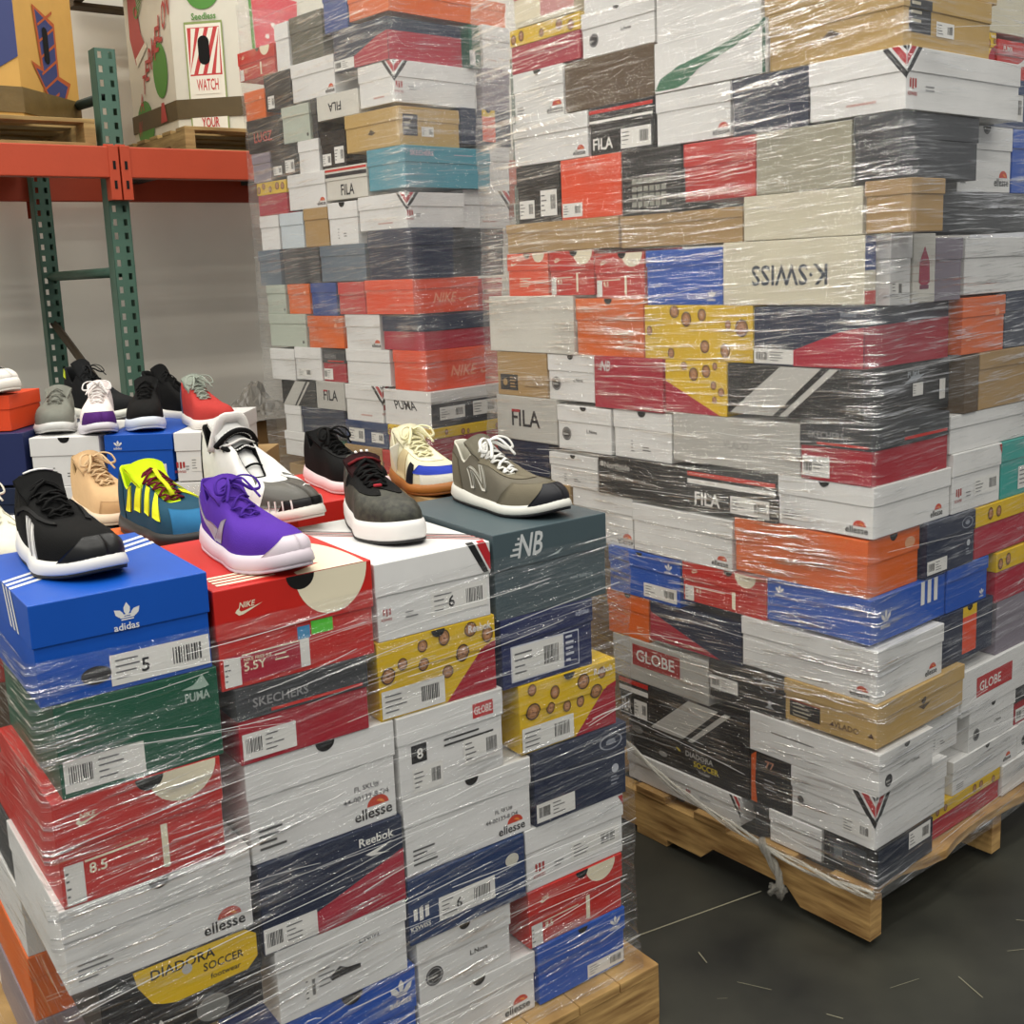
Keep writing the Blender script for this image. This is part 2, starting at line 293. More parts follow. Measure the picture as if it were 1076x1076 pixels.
('R', 1, 0.0001, 0.2285, 0.1905, 0.383, 0.7275, 0.8425, 'oval_navy', 0, 'dark navy shoe box with oval emblem in the right face of right pile'),
('R', 1, 0.0025, 0.2125, 0.386, 0.762, 0.7279, 0.841, 'cookies_side', 0, 'yellow shoe box with red base, right face of right pile, under the teal box'),
('R', 1, 0.0035, 0.2535, 0.2795, 0.45, 0.6318, 0.7269, 'adidas_side', 0, 'plain-sided blue shoe box, right face of right pile, on the navy box'),
('R', 1, 0.0001, 0.2101, 0.48, 0.773, 0.6095, 0.724, 'cookies_side', 0, 'yellow shoe box with red base, right face of right pile, on the mauve box'),
('R', 1, 0.0037, 0.209, 0.253, 0.477, 0.5148, 0.6308, 'orange_strip', 0, 'dark navy shoe box with orange and red strip in the right face of right pile'),
('R', 1, 0.0038, 0.2138, 0.497, 0.785, 0.4841, 0.6085, 'mauve', 0, 'greyish mauve shoe box, right face of right pile, under the yellow and red box'),
('R', 1, 0.0004, 0.2104, 0.3465, 0.793, 0.3803, 0.4835, 'globe_side', 0, 'white shoe box with tilted red name panel in the right face of right pile'),
('R', 1, 0.0038, 0.209, 0.2015, 0.3435, 0.3254, 0.4225, 'white_notch', 0, 'white shoe box with notched lid, right face of right pile, behind the corner round-logo box'),
('R', 1, 0.0028, 0.3128, 0.388, 0.597, 0.2856, 0.3795, 'circle', 0, 'round-logo shoe box, right face of right pile, under white panel box, right of white box'),
('R', 1, 0.0041, 0.3141, 0.6, 0.804, 0.2856, 0.3797, 'skechers', 0, 'shoe box with grey lid and red base in the right face of right pile'),
('R', 1, 0.0021, 0.2121, 0.324, 0.6165, 0.2056, 0.285, 'ellesse_notch', 0, 'white shoe box with notched lid, right face of right pile, under the round-logo box'),
('R', 1, 0.0042, 0.3142, 0.6195, 0.817, 0.2056, 0.285, 'circle', 0, 'white shoe box with black round logo, lower right edge of the photo'),
('R', 1, 0.0044, 0.1915, 0.213, 0.54, 0.13, 0.205, 'cookies_side', 0, 'yellow shoe box with red base, right face of right pile, under the white box'),
('R', 1, 0.0001, 0.2101, 0.543, 0.825, 0.13, 0.205, 'white', 0, 'plain white shoe box, right face of right pile, under the round-logo box'),
('M', 0, 0.6325, 0.861, 0.0004, 0.2004, 2.0496, 2.143, 'nike_red', 0, 'red shoe box in the middle pile'),
('M', 0, 0.5491, 0.6295, 0.0041, 0.3041, 2.0496, 2.196, 'white', 0, 'plain white shoe box, middle pile, on the black box'),
('M', 0, 0.36, 0.5435, 0.0058, 0.3058, 2.0566, 2.2, 'olive_dark', 0, 'dark olive shoe box in the middle pile'),
('M', 0, 0.221, 0.347, 0.0015, 0.3015, 2.119, 2.247, 'blue', 0, 'plain blue shoe box, middle pile, on the navy and red box'),
('M', 0, 0.024, 0.218, 0.0027, 0.473, 2.1306, 2.209, 'orange', 1, 'plain orange shoe box, middle pile, on the navy and red box'),
('M', 0, 0.7135, 0.843, 0.0036, 0.3036, 1.9176, 2.012, 'orange', 0, 'plain orange shoe box, middle pile, on the black box'),
('M', 0, 0.553, 0.7105, 0.0019, 0.3019, 1.9336, 2.049, 'black_lines', 0, 'black shoe box in the middle pile'),
('M', 0, 0.306, 0.5475, 0.0022, 0.2022, 1.9396, 2.056, 'ellesse_plain', 0, 'plain white shoe box with tiny logo, middle pile, under the olive box'),
('M', 0, 0.033, 0.303, 0.0019, 0.286, 1.997, 2.118, 'reebok_navy', 1, 'navy corner shoe box with red lower side in the middle pile'),
('M', 0, 0.635, 0.839, 0.0022, 0.2022, 1.8076, 1.917, 'lugz', 0, 'black shoe box with red lettering in the middle pile'),
('M', 0, 0.46, 0.62, 0.0036, 0.3036, 1.8186, 1.933, 'pale_green', 0, 'pale grey-green shoe box, middle pile, under the white box'),
('M', 0, 0.4145, 0.447, 0.0018, 0.3018, 1.8186, 1.937, 'charcoal', 0, 'charcoal shoe box, middle pile, left of the lettered white box'),
('M', 0, 0.1935, 0.4115, 0.0023, 0.2023, 1.865, 1.939, 'fila_flip', 0, 'white shoe box with upside-down lettering in the middle pile'),
('M', 0, 0.017, 0.1905, 0.0046, 0.33, 1.8765, 1.996, 'kswiss_corner', 1, 'white shoe box with striped corner, middle pile, under the navy and red box'),
('M', 0, 0.703, 0.818, 0.0002, 0.3002, 1.7076, 1.804, 'mauve', 0, 'greyish mauve shoe box in the middle pile'),
('M', 0, 0.552, 0.7, 0.0034, 0.3034, 1.7166, 1.807, 'black_label', 0, 'black shoe box with small label, middle pile, under the pale green box'),
('M', 0, 0.419, 0.539, 0.0044, 0.3044, 1.7166, 1.818, 'white', 0, 'plain white shoe box, middle pile, left of the black box'),
('M', 0, 0.2715, 0.407, 0.0019, 0.3019, 1.7186, 1.83, 'black_label', 0, 'black shoe box with small label, middle pile, on the striped white box'),
('M', 0, 0.001, 0.2685, 0.0013, 0.236, 1.753, 1.864, 'kraft_dark', 1, 'tan kraft corner shoe box in the middle pile'),
('M', 0, 0.623, 0.807, 0.0048, 0.3048, 1.5966, 1.707, 'cookies_side', 0, 'yellow shoe box with red base, middle pile, under the mauve box'),
('M', 0, 0.3925, 0.609, 0.0014, 0.2014, 1.6026, 1.716, 'ellesse_plain', 0, 'plain white shoe box with tiny logo, middle pile, under the white box'),
('M', 0, 0.17, 0.3895, 0.0011, 0.2011, 1.619, 1.718, 'fila_white_stripe', 0, 'white lettered shoe box with striped lid in the middle pile'),
('M', 0, -0.015, 0.167, 0.0026, 0.344, 1.632, 1.752, 'skechers_teal', 1, 'teal corner shoe box in the middle pile'),
('M', 0, 0.684, 0.805, 0.0042, 0.3042, 1.4796, 1.595, 'white', 0, 'plain white shoe box, middle pile, under the yellow and red box'),
('M', 0, 0.532, 0.671, 0.0006, 0.3006, 1.4796, 1.596, 'white_blue', 0, 'pale blue-white shoe box in the middle pile'),
('M', 0, 0.392, 0.529, 0.0019, 0.3019, 1.4796, 1.602, 'kraft', 0, 'plain brown kraft shoe box, middle pile, under the white box'),
('M', 0, 0.2325, 0.389, 0.002, 0.302, 1.4796, 1.611, 'white_notch', 0, 'white shoe box with notched lid in the middle pile'),
('M', 0, -0.009, 0.2295, 0.005, 0.233, 1.515, 1.618, 'kswiss_corner', 1, 'white shoe box with striped corner, middle pile, under the teal box'),
('M', 0, 0.69, 0.828, 0.0026, 0.3026, 1.3606, 1.479, 'bluegrey', 0, 'blue-grey shoe box, middle pile, on the pale green box'),
('M', 0, 0.461, 0.675, 0.0051, 0.2051, 1.3626, 1.479, 'charcoal', 0, 'charcoal shoe box, middle pile, under the pale box'),
('M', 0, 0.202, 0.448, 0.001, 0.201, 1.3656, 1.479, 'bluegrey', 0, 'blue-grey shoe box, middle pile, on the red box'),
('M', 0, -0.028, 0.19, 0.002, 0.165, 1.3656, 1.514, 'navy', 1, 'plain navy shoe box, middle pile, under the striped white box'),
('M', 0, 0.674, 0.795, 0.0039, 0.3039, 1.2616, 1.36, 'pale_green', 0, 'pale grey-green shoe box, middle pile, under the blue-grey box'),
('M', 0, 0.529, 0.661, 0.0053, 0.3053, 1.2616, 1.361, 'orange', 0, 'plain orange shoe box, middle pile, under the charcoal box'),
('M', 0, 0.372, 0.517, 0.0027, 0.3027, 1.2556, 1.362, 'blue', 0, 'plain blue shoe box, middle pile, under the blue-grey box'),
('M', 0, 0.218, 0.36, 0.0014, 0.3014, 1.2604, 1.362, 'red', 0, 'plain red shoe box, middle pile, under the blue-grey box'),
('M', 0, -0.023, 0.215, 0.0007, 0.265, 1.2608, 1.365, 'nike_orange_side', 1, 'orange corner shoe box, middle pile, under the navy box'),
('M', 0, 0.56, 0.79, 0.0032, 0.2032, 1.1501, 1.261, 'pale_green', 0, 'pale grey-green shoe box, middle pile, under the pale green box'),
('M', 0, 0.3431, 0.547, 0.0011, 0.2011, 1.1501, 1.255, 'orange', 0, 'plain orange shoe box, middle pile, under the blue box'),
('M', 0, 0.154, 0.336, 0.0048, 0.3048, 1.1513, 1.2598, 'ellesse_plain', 0, 'plain white shoe box with tiny logo, middle pile, under the red box'),
('M', 0, -0.059, 0.14, 0.005, 0.332, 1.153, 1.2555, 'navy_red', 1, 'dark navy corner shoe box with red base in the middle pile'),
('M', 0, 0.6415, 0.794, 0.0011, 0.3011, 1.0336, 1.141, 'white', 0, 'plain white shoe box, middle pile, on the diagonal-banded box'),
('M', 0, 0.4805, 0.6385, 0.0017, 0.3017, 1.0396, 1.1495, 'white_label', 0, 'white shoe box with paper label in the middle pile'),
('M', 0, 0.3485, 0.4775, 0.0048, 0.3048, 1.0396, 1.146, 'skechers', 0, 'shoe box with grey lid and red base in the middle pile'),
('M', 0, 0.113, 0.3414, 0.0039, 0.2039, 1.0375, 1.1507, 'white', 0, 'plain white shoe box, middle pile, on the striped white box'),
('M', 0, -0.062, 0.097, 0.0048, 0.325, 1.031, 1.152, 'nike_orange_side', 1, 'orange corner shoe box, middle pile, under the navy and red box'),
('M', 0, 0.5235, 0.735, 0.0021, 0.2021, 0.9466, 1.033, 'black_diag', 0, 'black shoe box with white diagonal bands in the middle pile'),
('M', 0, 0.3595, 0.5205, 0.0008, 0.3008, 0.9466, 1.039, 'fila_white', 0, 'white shoe box with bold dark lettering in the middle pile'),
('M', 0, 0.1575, 0.3565, 0.0018, 0.3018, 0.9196, 1.0365, 'kswiss_corner', 0, 'white shoe box with striped corner, middle pile, under the white box'),
('M', 0, -0.076, 0.1545, 0.0048, 0.34, 0.92, 1.03, 'puma_white', 1, 'white corner shoe box with black lettering in the middle pile'),
('M', 0, 0.6265, 0.728, 0.0016, 0.3016, 0.8546, 0.946, 'white', 0, 'plain white shoe box, middle pile, under the diagonal-banded box'),
('M', 0, 0.3705, 0.6235, 0.0021, 0.2021, 0.8546, 0.946, 'navy', 0, 'plain navy shoe box, middle pile, under the lettered white box'),
('M', 0, 0.1425, 0.3675, 0.0025, 0.2025, 0.8386, 0.919, 'navy_label', 0, 'navy shoe box with white label in the middle pile'),
('M', 0, -0.078, 0.1395, 0.0025, 0.329, 0.8366, 0.919, 'cookies_side', 1, 'yellow shoe box with red base, middle pile, under the lettered white box'),
('M', 0, 0.558, 0.741, 0.0025, 0.3025, 0.769, 0.854, 'white', 0, 'plain white shoe box, middle pile, left of the green box'),
('M', 0, 0.38, 0.555, 0.0055, 0.3055, 0.774, 0.842, 'puma_green', 0, 'dark green shoe box in the middle pile'),
('M', 0, 0.175, 0.377, 0.0009, 0.2009, 0.776, 0.838, 'kraft', 0, 'plain brown kraft shoe box, middle pile, under the navy box'),
('M', 0, -0.079, 0.172, 0.0, 0.337, 0.735, 0.836, 'red', 1, 'plain red shoe box, middle pile, under the yellow and red box'),
('M', 1, 0.0057, 0.219, 0.293, 0.3412, 1.9966, 2.123, 'puma_green', 0, 'dark green shoe box in the right face of middle pile'),
('M', 1, 0.0053, 0.3053, 0.35, 0.468, 2.0026, 2.13, 'white', 0, 'plain white shoe box, right face of middle pile, on the mauve box'),
('M', 1, 0.0059, 0.3059, 0.3428, 0.462, 1.8761, 2.002, 'mauve', 0, 'greyish mauve shoe box in the right face of middle pile'),
('M', 1, 0.0026, 0.2026, 0.243, 0.455, 1.7676, 1.8755, 'orange_strip', 0, 'dark navy shoe box with orange and red strip in the right face of middle pile'),
('M', 1, 0.0057, 0.3057, 0.351, 0.448, 1.6316, 1.767, 'white', 0, 'plain white shoe box, right face of middle pile, under the navy box'),
('M', 1, 0.0056, 0.2056, 0.24, 0.442, 1.5136, 1.631, 'kswiss_corner', 0, 'white shoe box with striped corner in the right face of middle pile'),
('M', 1, 0.0013, 0.2013, 0.174, 0.403, 1.366, 1.513, 'charcoal', 0, 'charcoal shoe box in the right face of middle pile'),
('M', 1, 0.0045, 0.152, 0.271, 0.393, 1.2565, 1.357, 'red', 0, 'plain red shoe box in the right face of middle pile'),
('B', 1, 0.005, 0.315, -0.573, -0.449, 0.906, 1.035, 'navy_plain', 0, 'plain dark navy shoe box in the back left pile'),
('B', 1, 0.004, 0.314, -0.436, -0.263, 0.9, 1.021, 'white_notch', 0, 'white shoe box with notched lid in the back left pile'),
('B', 1, 0.0031, 0.3131, -0.251, -0.0825, 0.905, 1.022, 'adidas_side2', 0, 'blue shoe box with striped lid in the back left pile'),
('B', 1, 0.0017, 0.3117, -0.0795, 0.005, 0.902, 1.022, 'kswiss_white', 0, 'white shoe box with small shield and barcode in the back left pile'),
('F', 1, 0.345, 0.655, -0.93, -0.672, 0.8006, 0.925, 'nike_flat', 0, 'red shoe box behind the blue one with the black striped sneaker'),
('F', 1, 0.345, 0.655, -0.668, -0.445, 0.8006, 0.94, 'orange', 0, 'orange shoe box behind the red one, under the front of the multicoloured sneaker'),
('F', 1, 0.45, 0.76, -0.38, -0.165, 0.8006, 0.968, 'redlid', 0, 'red-lidded navy shoe box under the small black sneaker'),
('F', 1, 0.325, 0.63, -0.163, -0.0, 0.8006, 0.965, 'kraft', 0, 'plain brown shoe box under the cream and blue sneaker'),
('F', 1, 0.665, 0.98, -0.68, -0.44, 0.8006, 0.93, 'charcoal', 0, 'dark grey shoe box behind the multicoloured sneaker'),
('F', 1, 0.665, 0.98, -0.93, -0.684, 0.8006, 0.93, 'ellesse_plain', 0, 'white shoe box at the back left corner of the front pile'),
('F', 1, 0.345, 0.98, -0.71, -0.03, 0.13, 0.8, 'carton', 0, 'large brown carton in the middle of the front pile, under its back shoe boxes'),
('M', 0, 0.0, 0.75, 0.02, 0.3, 0.13, 0.733, 'carton', 0, 'large brown carton at the base of the middle pile'),
('R', 0, 0.86, 1.15, 0.0, 0.3, 0.13, 0.84, 'carton', 0, 'large brown carton at the far left base of the right pile'),
('B', 1, 0.0, 0.3, -0.57, 0.0, 0.13, 0.78, 'carton', 0, 'large brown carton under the front shoe boxes of the back left pile'),
('B', 1, 0.31, 0.72, -0.62, 0.0, 0.13, 0.88, 'carton', 0, 'large brown carton under the rear shoe boxes of the back left pile'),
('B', 1, 0.31, 0.6, -0.62, -0.42, 0.881, 1.01, 'navy', 0, 'navy shoe box behind the white one at the left of the back left pile'),
('B', 1, 0.31, 0.6, -0.415, -0.23, 0.881, 1.005, 'navy', 0, 'navy shoe box in the middle of the back left pile, behind its front row'),
('B', 1, 0.31, 0.6, -0.225, -0.03, 0.881, 1.01, 'white', 0, 'white shoe box behind the blue one with striped lid on the back left pile'),
('B', 1, 0.004, 0.3, -0.57, -0.4, 0.7806, 0.899, 'navy', 0, 'navy shoe box in the second row down at the left of the back left pile'),
('B', 1, 0.004, 0.3, -0.398, -0.2, 0.7806, 0.899, 'white', 0, 'white shoe box in the second row down, middle of the back left pile'),
('B', 1, 0.004, 0.3, -0.198, -0.0, 0.7806, 0.899, 'ellesse_plain', 0, 'white shoe box with tiny logo, second row down, back left pile'),
('R', 1, 0.003, 0.3, 0.342, 0.6, 1.811, 1.935, 'cream', 0, 'cream shoe box at the top right corner of the photo, right pile'),
('R', 1, 0.003, 0.3, 0.602, 0.9, 1.811, 1.935, 'nike_red', 0, 'red shoe box past the cream one, top right corner of the photo'),
('R', 1, 0.003, 0.3, 0.342, 0.62, 1.936, 2.06, 'charcoal', 0, 'charcoal shoe box on the cream one, top right corner of the photo'),
('B', 1, 0.03, 0.2, -0.7, -0.486, 1.037, 1.125, 'nike_orange', 0, 'orange shoe box lying on top of the back left pile'),
('F', 1, 0.345, 0.655, -0.93, -0.722, 0.13, 0.241, 'mauve', 0, 'greyish shoe box, front pile left side, second row back, on the pallet'),
('F', 1, 0.345, 0.655, -0.93, -0.722, 0.2417, 0.3527, 'orange', 0, 'orange shoe box, front pile left side, second row back, second layer'),
('F', 1, 0.345, 0.655, -0.93, -0.722, 0.3534, 0.4644, 'white', 0, 'white shoe box, front pile left side, second row back, third layer'),
('F', 1, 0.345, 0.655, -0.93, -0.722, 0.4651, 0.5761, 'charcoal', 0, 'charcoal shoe box, front pile left side, second row back, fourth layer'),
('F', 1, 0.345, 0.655, -0.93, -0.722, 0.5768, 0.6878, 'nike_flat', 0, 'red shoe box, front pile left side, second row back, fifth layer'),
('F', 1, 0.345, 0.655, -0.93, -0.722, 0.6885, 0.7995, 'brown', 0, 'brown shoe box, front pile left side, second row back, sixth layer'),
('F', 1, 0.665, 0.975, -0.93, -0.722, 0.13, 0.241, 'white', 0, 'white shoe box, front pile left side, third row back, on the pallet'),
('F', 1, 0.665, 0.975, -0.93, -0.722, 0.2417, 0.3527, 'navy', 0, 'navy shoe box, front pile left side, third row back, second layer'),
('F', 1, 0.665, 0.975, -0.93, -0.722, 0.3534, 0.4644, 'nike_flat', 0, 'red shoe box, front pile left side, third row back, third layer'),
('F', 1, 0.665, 0.975, -0.93, -0.722, 0.4651, 0.5761, 'kraft', 0, 'brown shoe box, front pile left side, third row back, fourth layer'),
('F', 1, 0.665, 0.975, -0.93, -0.722, 0.5768, 0.6878, 'charcoal', 0, 'charcoal shoe box, front pile left side, third row back, fifth layer'),
('F', 1, 0.665, 0.975, -0.93, -0.722, 0.6885, 0.7995, 'white', 0, 'white shoe box, front pile left side, third row back, sixth layer'),
]
# ------------------------------------------------------------------ printed marks on a flat face
def clip(poly, zl, below):
    out = []; n = len(poly)
    ins = (lambda p: p[1] <= zl) if below else (lambda p: p[1] >= zl)
    for i in range(n):
        a, b = poly[i], poly[(i+1) % n]
        if ins(a): out.append(a)
        if ins(a) != ins(b):
            t = (zl-a[1])/(b[1]-a[1]); out.append((a[0]+(b[0]-a[0])*t, zl))
    return out
class D:
    """collects flat printed shapes in metres on a face W x H; x right, y up"""
    def __init__(s, W, H, zl): s.W, s.H, s.zl = W, H, zl; s.items = []; s.layer = 0; s.stick = []; s.dst = s.items
    def poly(s, col, pts, frac=True):
        p = [(x*s.W, y*s.H) for x, y in pts] if frac else list(pts)
        p = [(min(max(x, .0006), s.W-.0006), min(max(y, .0006), s.H-.0006)) for x, y in p]
        s.layer += 1
        m = col if not isinstance(col, str) else ink(col)
        if s.zl and s.dst is s.items:
            for bl in (True, False):
                q = clip(p, s.zl, bl)
                if len(q) > 2: s.dst.append(('p', m, q, [tuple(range(len(q)))], s.layer, bl))
        else: s.dst.append(('p', m, p, [tuple(range(len(p)))], s.layer, True if not s.zl else (sum(y for x, y in p)/len(p) < s.zl)))
    def raw(s, col, vs, fs):
        s.layer += 1; cy = sum(v[1] for v in vs)/len(vs)
        s.dst.append(('r', ink(col) if isinstance(col, str) else col, vs, fs, s.layer, (cy < s.zl) if s.zl else True))
    def rect(s, col, x0, y0, x1, y1): s.poly(col, [(x0, y0), (x1, y0), (x1, y1), (x0, y1)])
    def txt(s, st, x, y, h, col='black', mw=None, rot=0, flip=False, shear=0):
        vs, fs, w_, h_ = text_mesh(st); k = h*s.H/h_; kx = k
        if mw and w_*k > mw*s.W: kx = mw*s.W/w_
        W2, H2 = w_*kx, h_*k; X, Y = x*s.W, y*s.H; o = []
        c, sn = math.cos(rot), math.sin(rot)
        for a, b in vs:
            p, q = a*kx+shear*b*k, b*k
            if flip: p, q = W2-p, H2-q
            o.append((X+p*c-q*sn, Y+p*sn+q*c))
        s.raw(col, o, fs)
    def disc(s, col, x, y, r, a0=0, a1=2*PI, n=20, sx=1, frac=True):
        X, Y, Rr = (x*s.W, y*s.H, r*s.H) if frac else (x, y, r)
        s.poly(col, [(X+Rr*sx*math.cos(a0+(a1-a0)*i/n), Y+Rr*math.sin(a0+(a1-a0)*i/n)) for i in range(n+(0 if a1-a0 > 6.2 else 1))], False)
    def notch(s, x=.5, r=.16): s.disc(M_HOLE, x, .999, r, PI, 2*PI, 12)
    def label(s, x0, y0, x1, y1, big=None, code=True, top=False):
        old = s.dst; s.dst = s.stick; bl = s.zl
        s.rect('stick', x0, y0, x1, y1); w = x1-x0; h = y1-y0; n = 11
        cx0 = x0+w*(.62 if not top else .06)
        if code:
            for i in range(n):
                bx = cx0+w*.3*i/n; s.rect('#222222', bx, y0+h*.25, bx+w*.3/n*random.choice((.4, .55, .7)), y0+h*.8)
        rr = random.Random(int(x0*999+y1*77+s.W*5000))
        for i in range(4):
            yy = y0+h*(.2+.19*i); xa = x0+w*(.05 if not top else .42); s.rect('#666666', xa, yy, xa+w*rr.uniform(.12, .34), yy+h*.05)
        if big: s.txt(big, x0+w*.3, y0+h*.25, h*.45, 'black')
        s.dst = old
    def trefoil(s, x, y, r, col='white', word=True):
        X, Y, q = x*s.W, y*s.H, r*s.H
        for a in (PI/2, PI/2+.80, PI/2-.80):
            L = q*(1.05 if a == PI/2 else 1.0); d = (math.cos(a), math.sin(a)); nx = (-d[1], d[0])
            pts = [(X+d[0]*L*t+nx[0]*wd*q, Y+d[1]*L*t+nx[1]*wd*q) for t, wd in ((.3, .06), (.5, .17), (.72, .18), (1, 0), (.72, -.18), (.5, -.17), (.3, -.06))]
            s.poly(col, pts, False)
        for i in range(3):
            yy = Y+q*(.02+.13*i); hw = q*(.34+.06*i); s.poly(col, [(X-hw, yy), (X+hw, yy), (X+hw*1.05, yy+q*.08), (X-hw*1.05, yy+q*.08)], False)
        if word: s.txt('adidas', x-r*.8*s.H/s.W, y-r*.55, r*.42, col, mw=r*1.6*s.H/s.W)
    def swoosh(s, x, y, r, col='creamy', word=True, k=1):
        X, Y, q = x*s.W, y*s.H, r*s.H
        pts = [(0, .25), (.25, .0), (.55, .03), (2.0, .62), (.62, .27), (.4, .26), (.3, .38), (.34, .55), (.12, .42)]
        s.poly(col, [(X+a*q*k, Y+b*q) for a, b in pts[:5]]+[(X+a*q*k, Y+b*q) for a, b in pts[5:]], False)
        if word: s.txt('NIKE', x+.28*r*s.H/s.W, y+r*.5, r*.4, col, mw=r*1.1*s.H/s.W, shear=.25)
    def nb(s, x, y, r, col='#c9cccb'):
        s.txt('NB', x, y, r, col, mw=r*1.25*s.H/s.W, shear=.2)
        for i in range(4): yy = y+r*(.12+.22*i); s.rect(col, x-r*.38*s.H/s.W+(.08*i)*r, yy, x+r*.12*s.H/s.W, yy+r*.1)
    def ellesse(s, x=.86, y=.1, r=.11, word=True, sx=1.5):
        s.disc('#c8442c', x, y+r*1.0, r, 0, PI, 12, sx*.8)
        s.disc('#e58a3a', x+r*.15*s.H/s.W, y+r*1.0, r*.55, 0, PI/2+.6, 8, sx*.7)
        s.txt('ellesse', x-r*2.6*s.H/s.W, y-r*.2, r*1.15, 'black', mw=r*4.6*s.H/s.W)
    def shield(s, x, y, r, col='#a5322e', word=True):
        X, Y, q = x*s.W, y*s.H, r*s.H
        for i in range(3):
            a = -.5+i*.36; s.poly(col, [(X+a*q, Y+q*.9), (X+(a+.24)*q, Y+q*.9), (X+(a+.24)*q, Y+q*(.15+.1*abs(i-1))), (X+a*q, Y+q*(.22-.1*(i == 1)))], False)
        if word: s.txt('KSWISS', x-r*.7*s.H/s.W, y-r*.35, r*.28, col, mw=r*1.5*s.H/s.W)
    def medals(s, x0, y0, x1, y1, n, seed, test=None, rmin=.07, rmax=.13):
        rr = random.Random(seed); pl = []; t = 0
        while len(pl) < n and t < 300:
            t += 1; r = rr.uniform(rmin, rmax)*s.H; x = rr.uniform(x0*s.W+r, max(x1*s.W-r, x0*s.W+r+.001)); y = rr.uniform(y0*s.H+r, max(y1*s.H-r, y0*s.H+r+.001))
            if any((x-a)**2+(y-b)**2 < (r+c+.004)**2 for a, b, c in pl): continue
            if test and not test(x/s.W, (y-r)/s.H, r/s.W): continue
            pl.append((x, y, r)); sx = rr.uniform(.75, 1)
            s.disc('meddk', x, y, r, n=14, sx=sx, frac=False); s.disc('med', x, y, r*.84, n=14, sx=sx, frac=False)
            s.poly('#c08a62', [(x-r*.4*sx, y-r*.45), (x+r*.35*sx, y-r*.5), (x+r*.45*sx, y+r*.2), (x, y+r*.6), (x-r*.45*sx, y+r*.25)], False)
            s.poly('meddk', [(x-r*.2*sx, y-r*.1), (x+r*.25*sx, y-r*.16), (x+r*.2*sx, y-r*.04), (x-r*.2*sx, y+.01*r)], False)
            if r > .009: s.poly('meddk', [(x-r*.25*sx, y+r*.18), (x-r*.1*sx, y+r*.18), (x-r*.1*sx, y+r*.28), (x-r*.25*sx, y+r*.28)], False)
    def vstripes(s, right=True, k=1.15):
        u = s.H/s.W
        for o, w, c in ((.34, .12, 'black'), (.14, .14, '#b3222a'), (.02, .06, 'black')):
            f = (lambda v: 1-v*u) if right else (lambda v: v*u)
            s.poly(c, [(f(o), .999), (f(o+w), .999), (f(0), 1-(o+w)*k), (f(0), 1-o*k)])

def s_cookies(d, red=True, lab=True):
    if red: d.poly('dred', [(.56, .0), (1, .0), (1, .66), (.9, .62)])
    d.medals(0, .02, 1, 1, 9, int(d.W*1e4), (lambda x, y, r: y > (x-.5)*1.15+.1 and (x > .56 or y > .40 or not lab)) if red else None)
    if lab: d.label(.02, .03, .54, .38, top=False)
    d.txt('Reebok', .76, .84, .1, 'stick', mw=.2)
    d.notch(.5, .1)
def s_reebok(d):
    d.poly('red', [(.0, .02), (.35, .02), (1, .02), (1, .7)] if False else [(.38, .0), (1, .0), (1, .72), (.44, .33)])
    d.label(.01, .02, .38, .33, top=True)
def lines(d, x, y, n=3, col='#555555', w=.2, h=.02, gap=.06):
    rr = random.Random(int(x*1000+d.W*9000))
    for i in range(n): d.rect(col, x, y-i*gap, x+w*rr.uniform(.5, 1), y-i*gap+h)
def fila_bands(d, x0=0, x1=1):
    d.rect('red', x0, .83, x1, .93); d.rect('stick', x0, .62, x1, .74)
def diag(d):
    d.poly('lgrey', [(.02, .0), (.36, .0), (.72, .999), (.42, .999)]); d.poly('lgrey', [(.41, .0), (.46, .0), (.84, .999), (.78, .999)])
def noop(d): pass
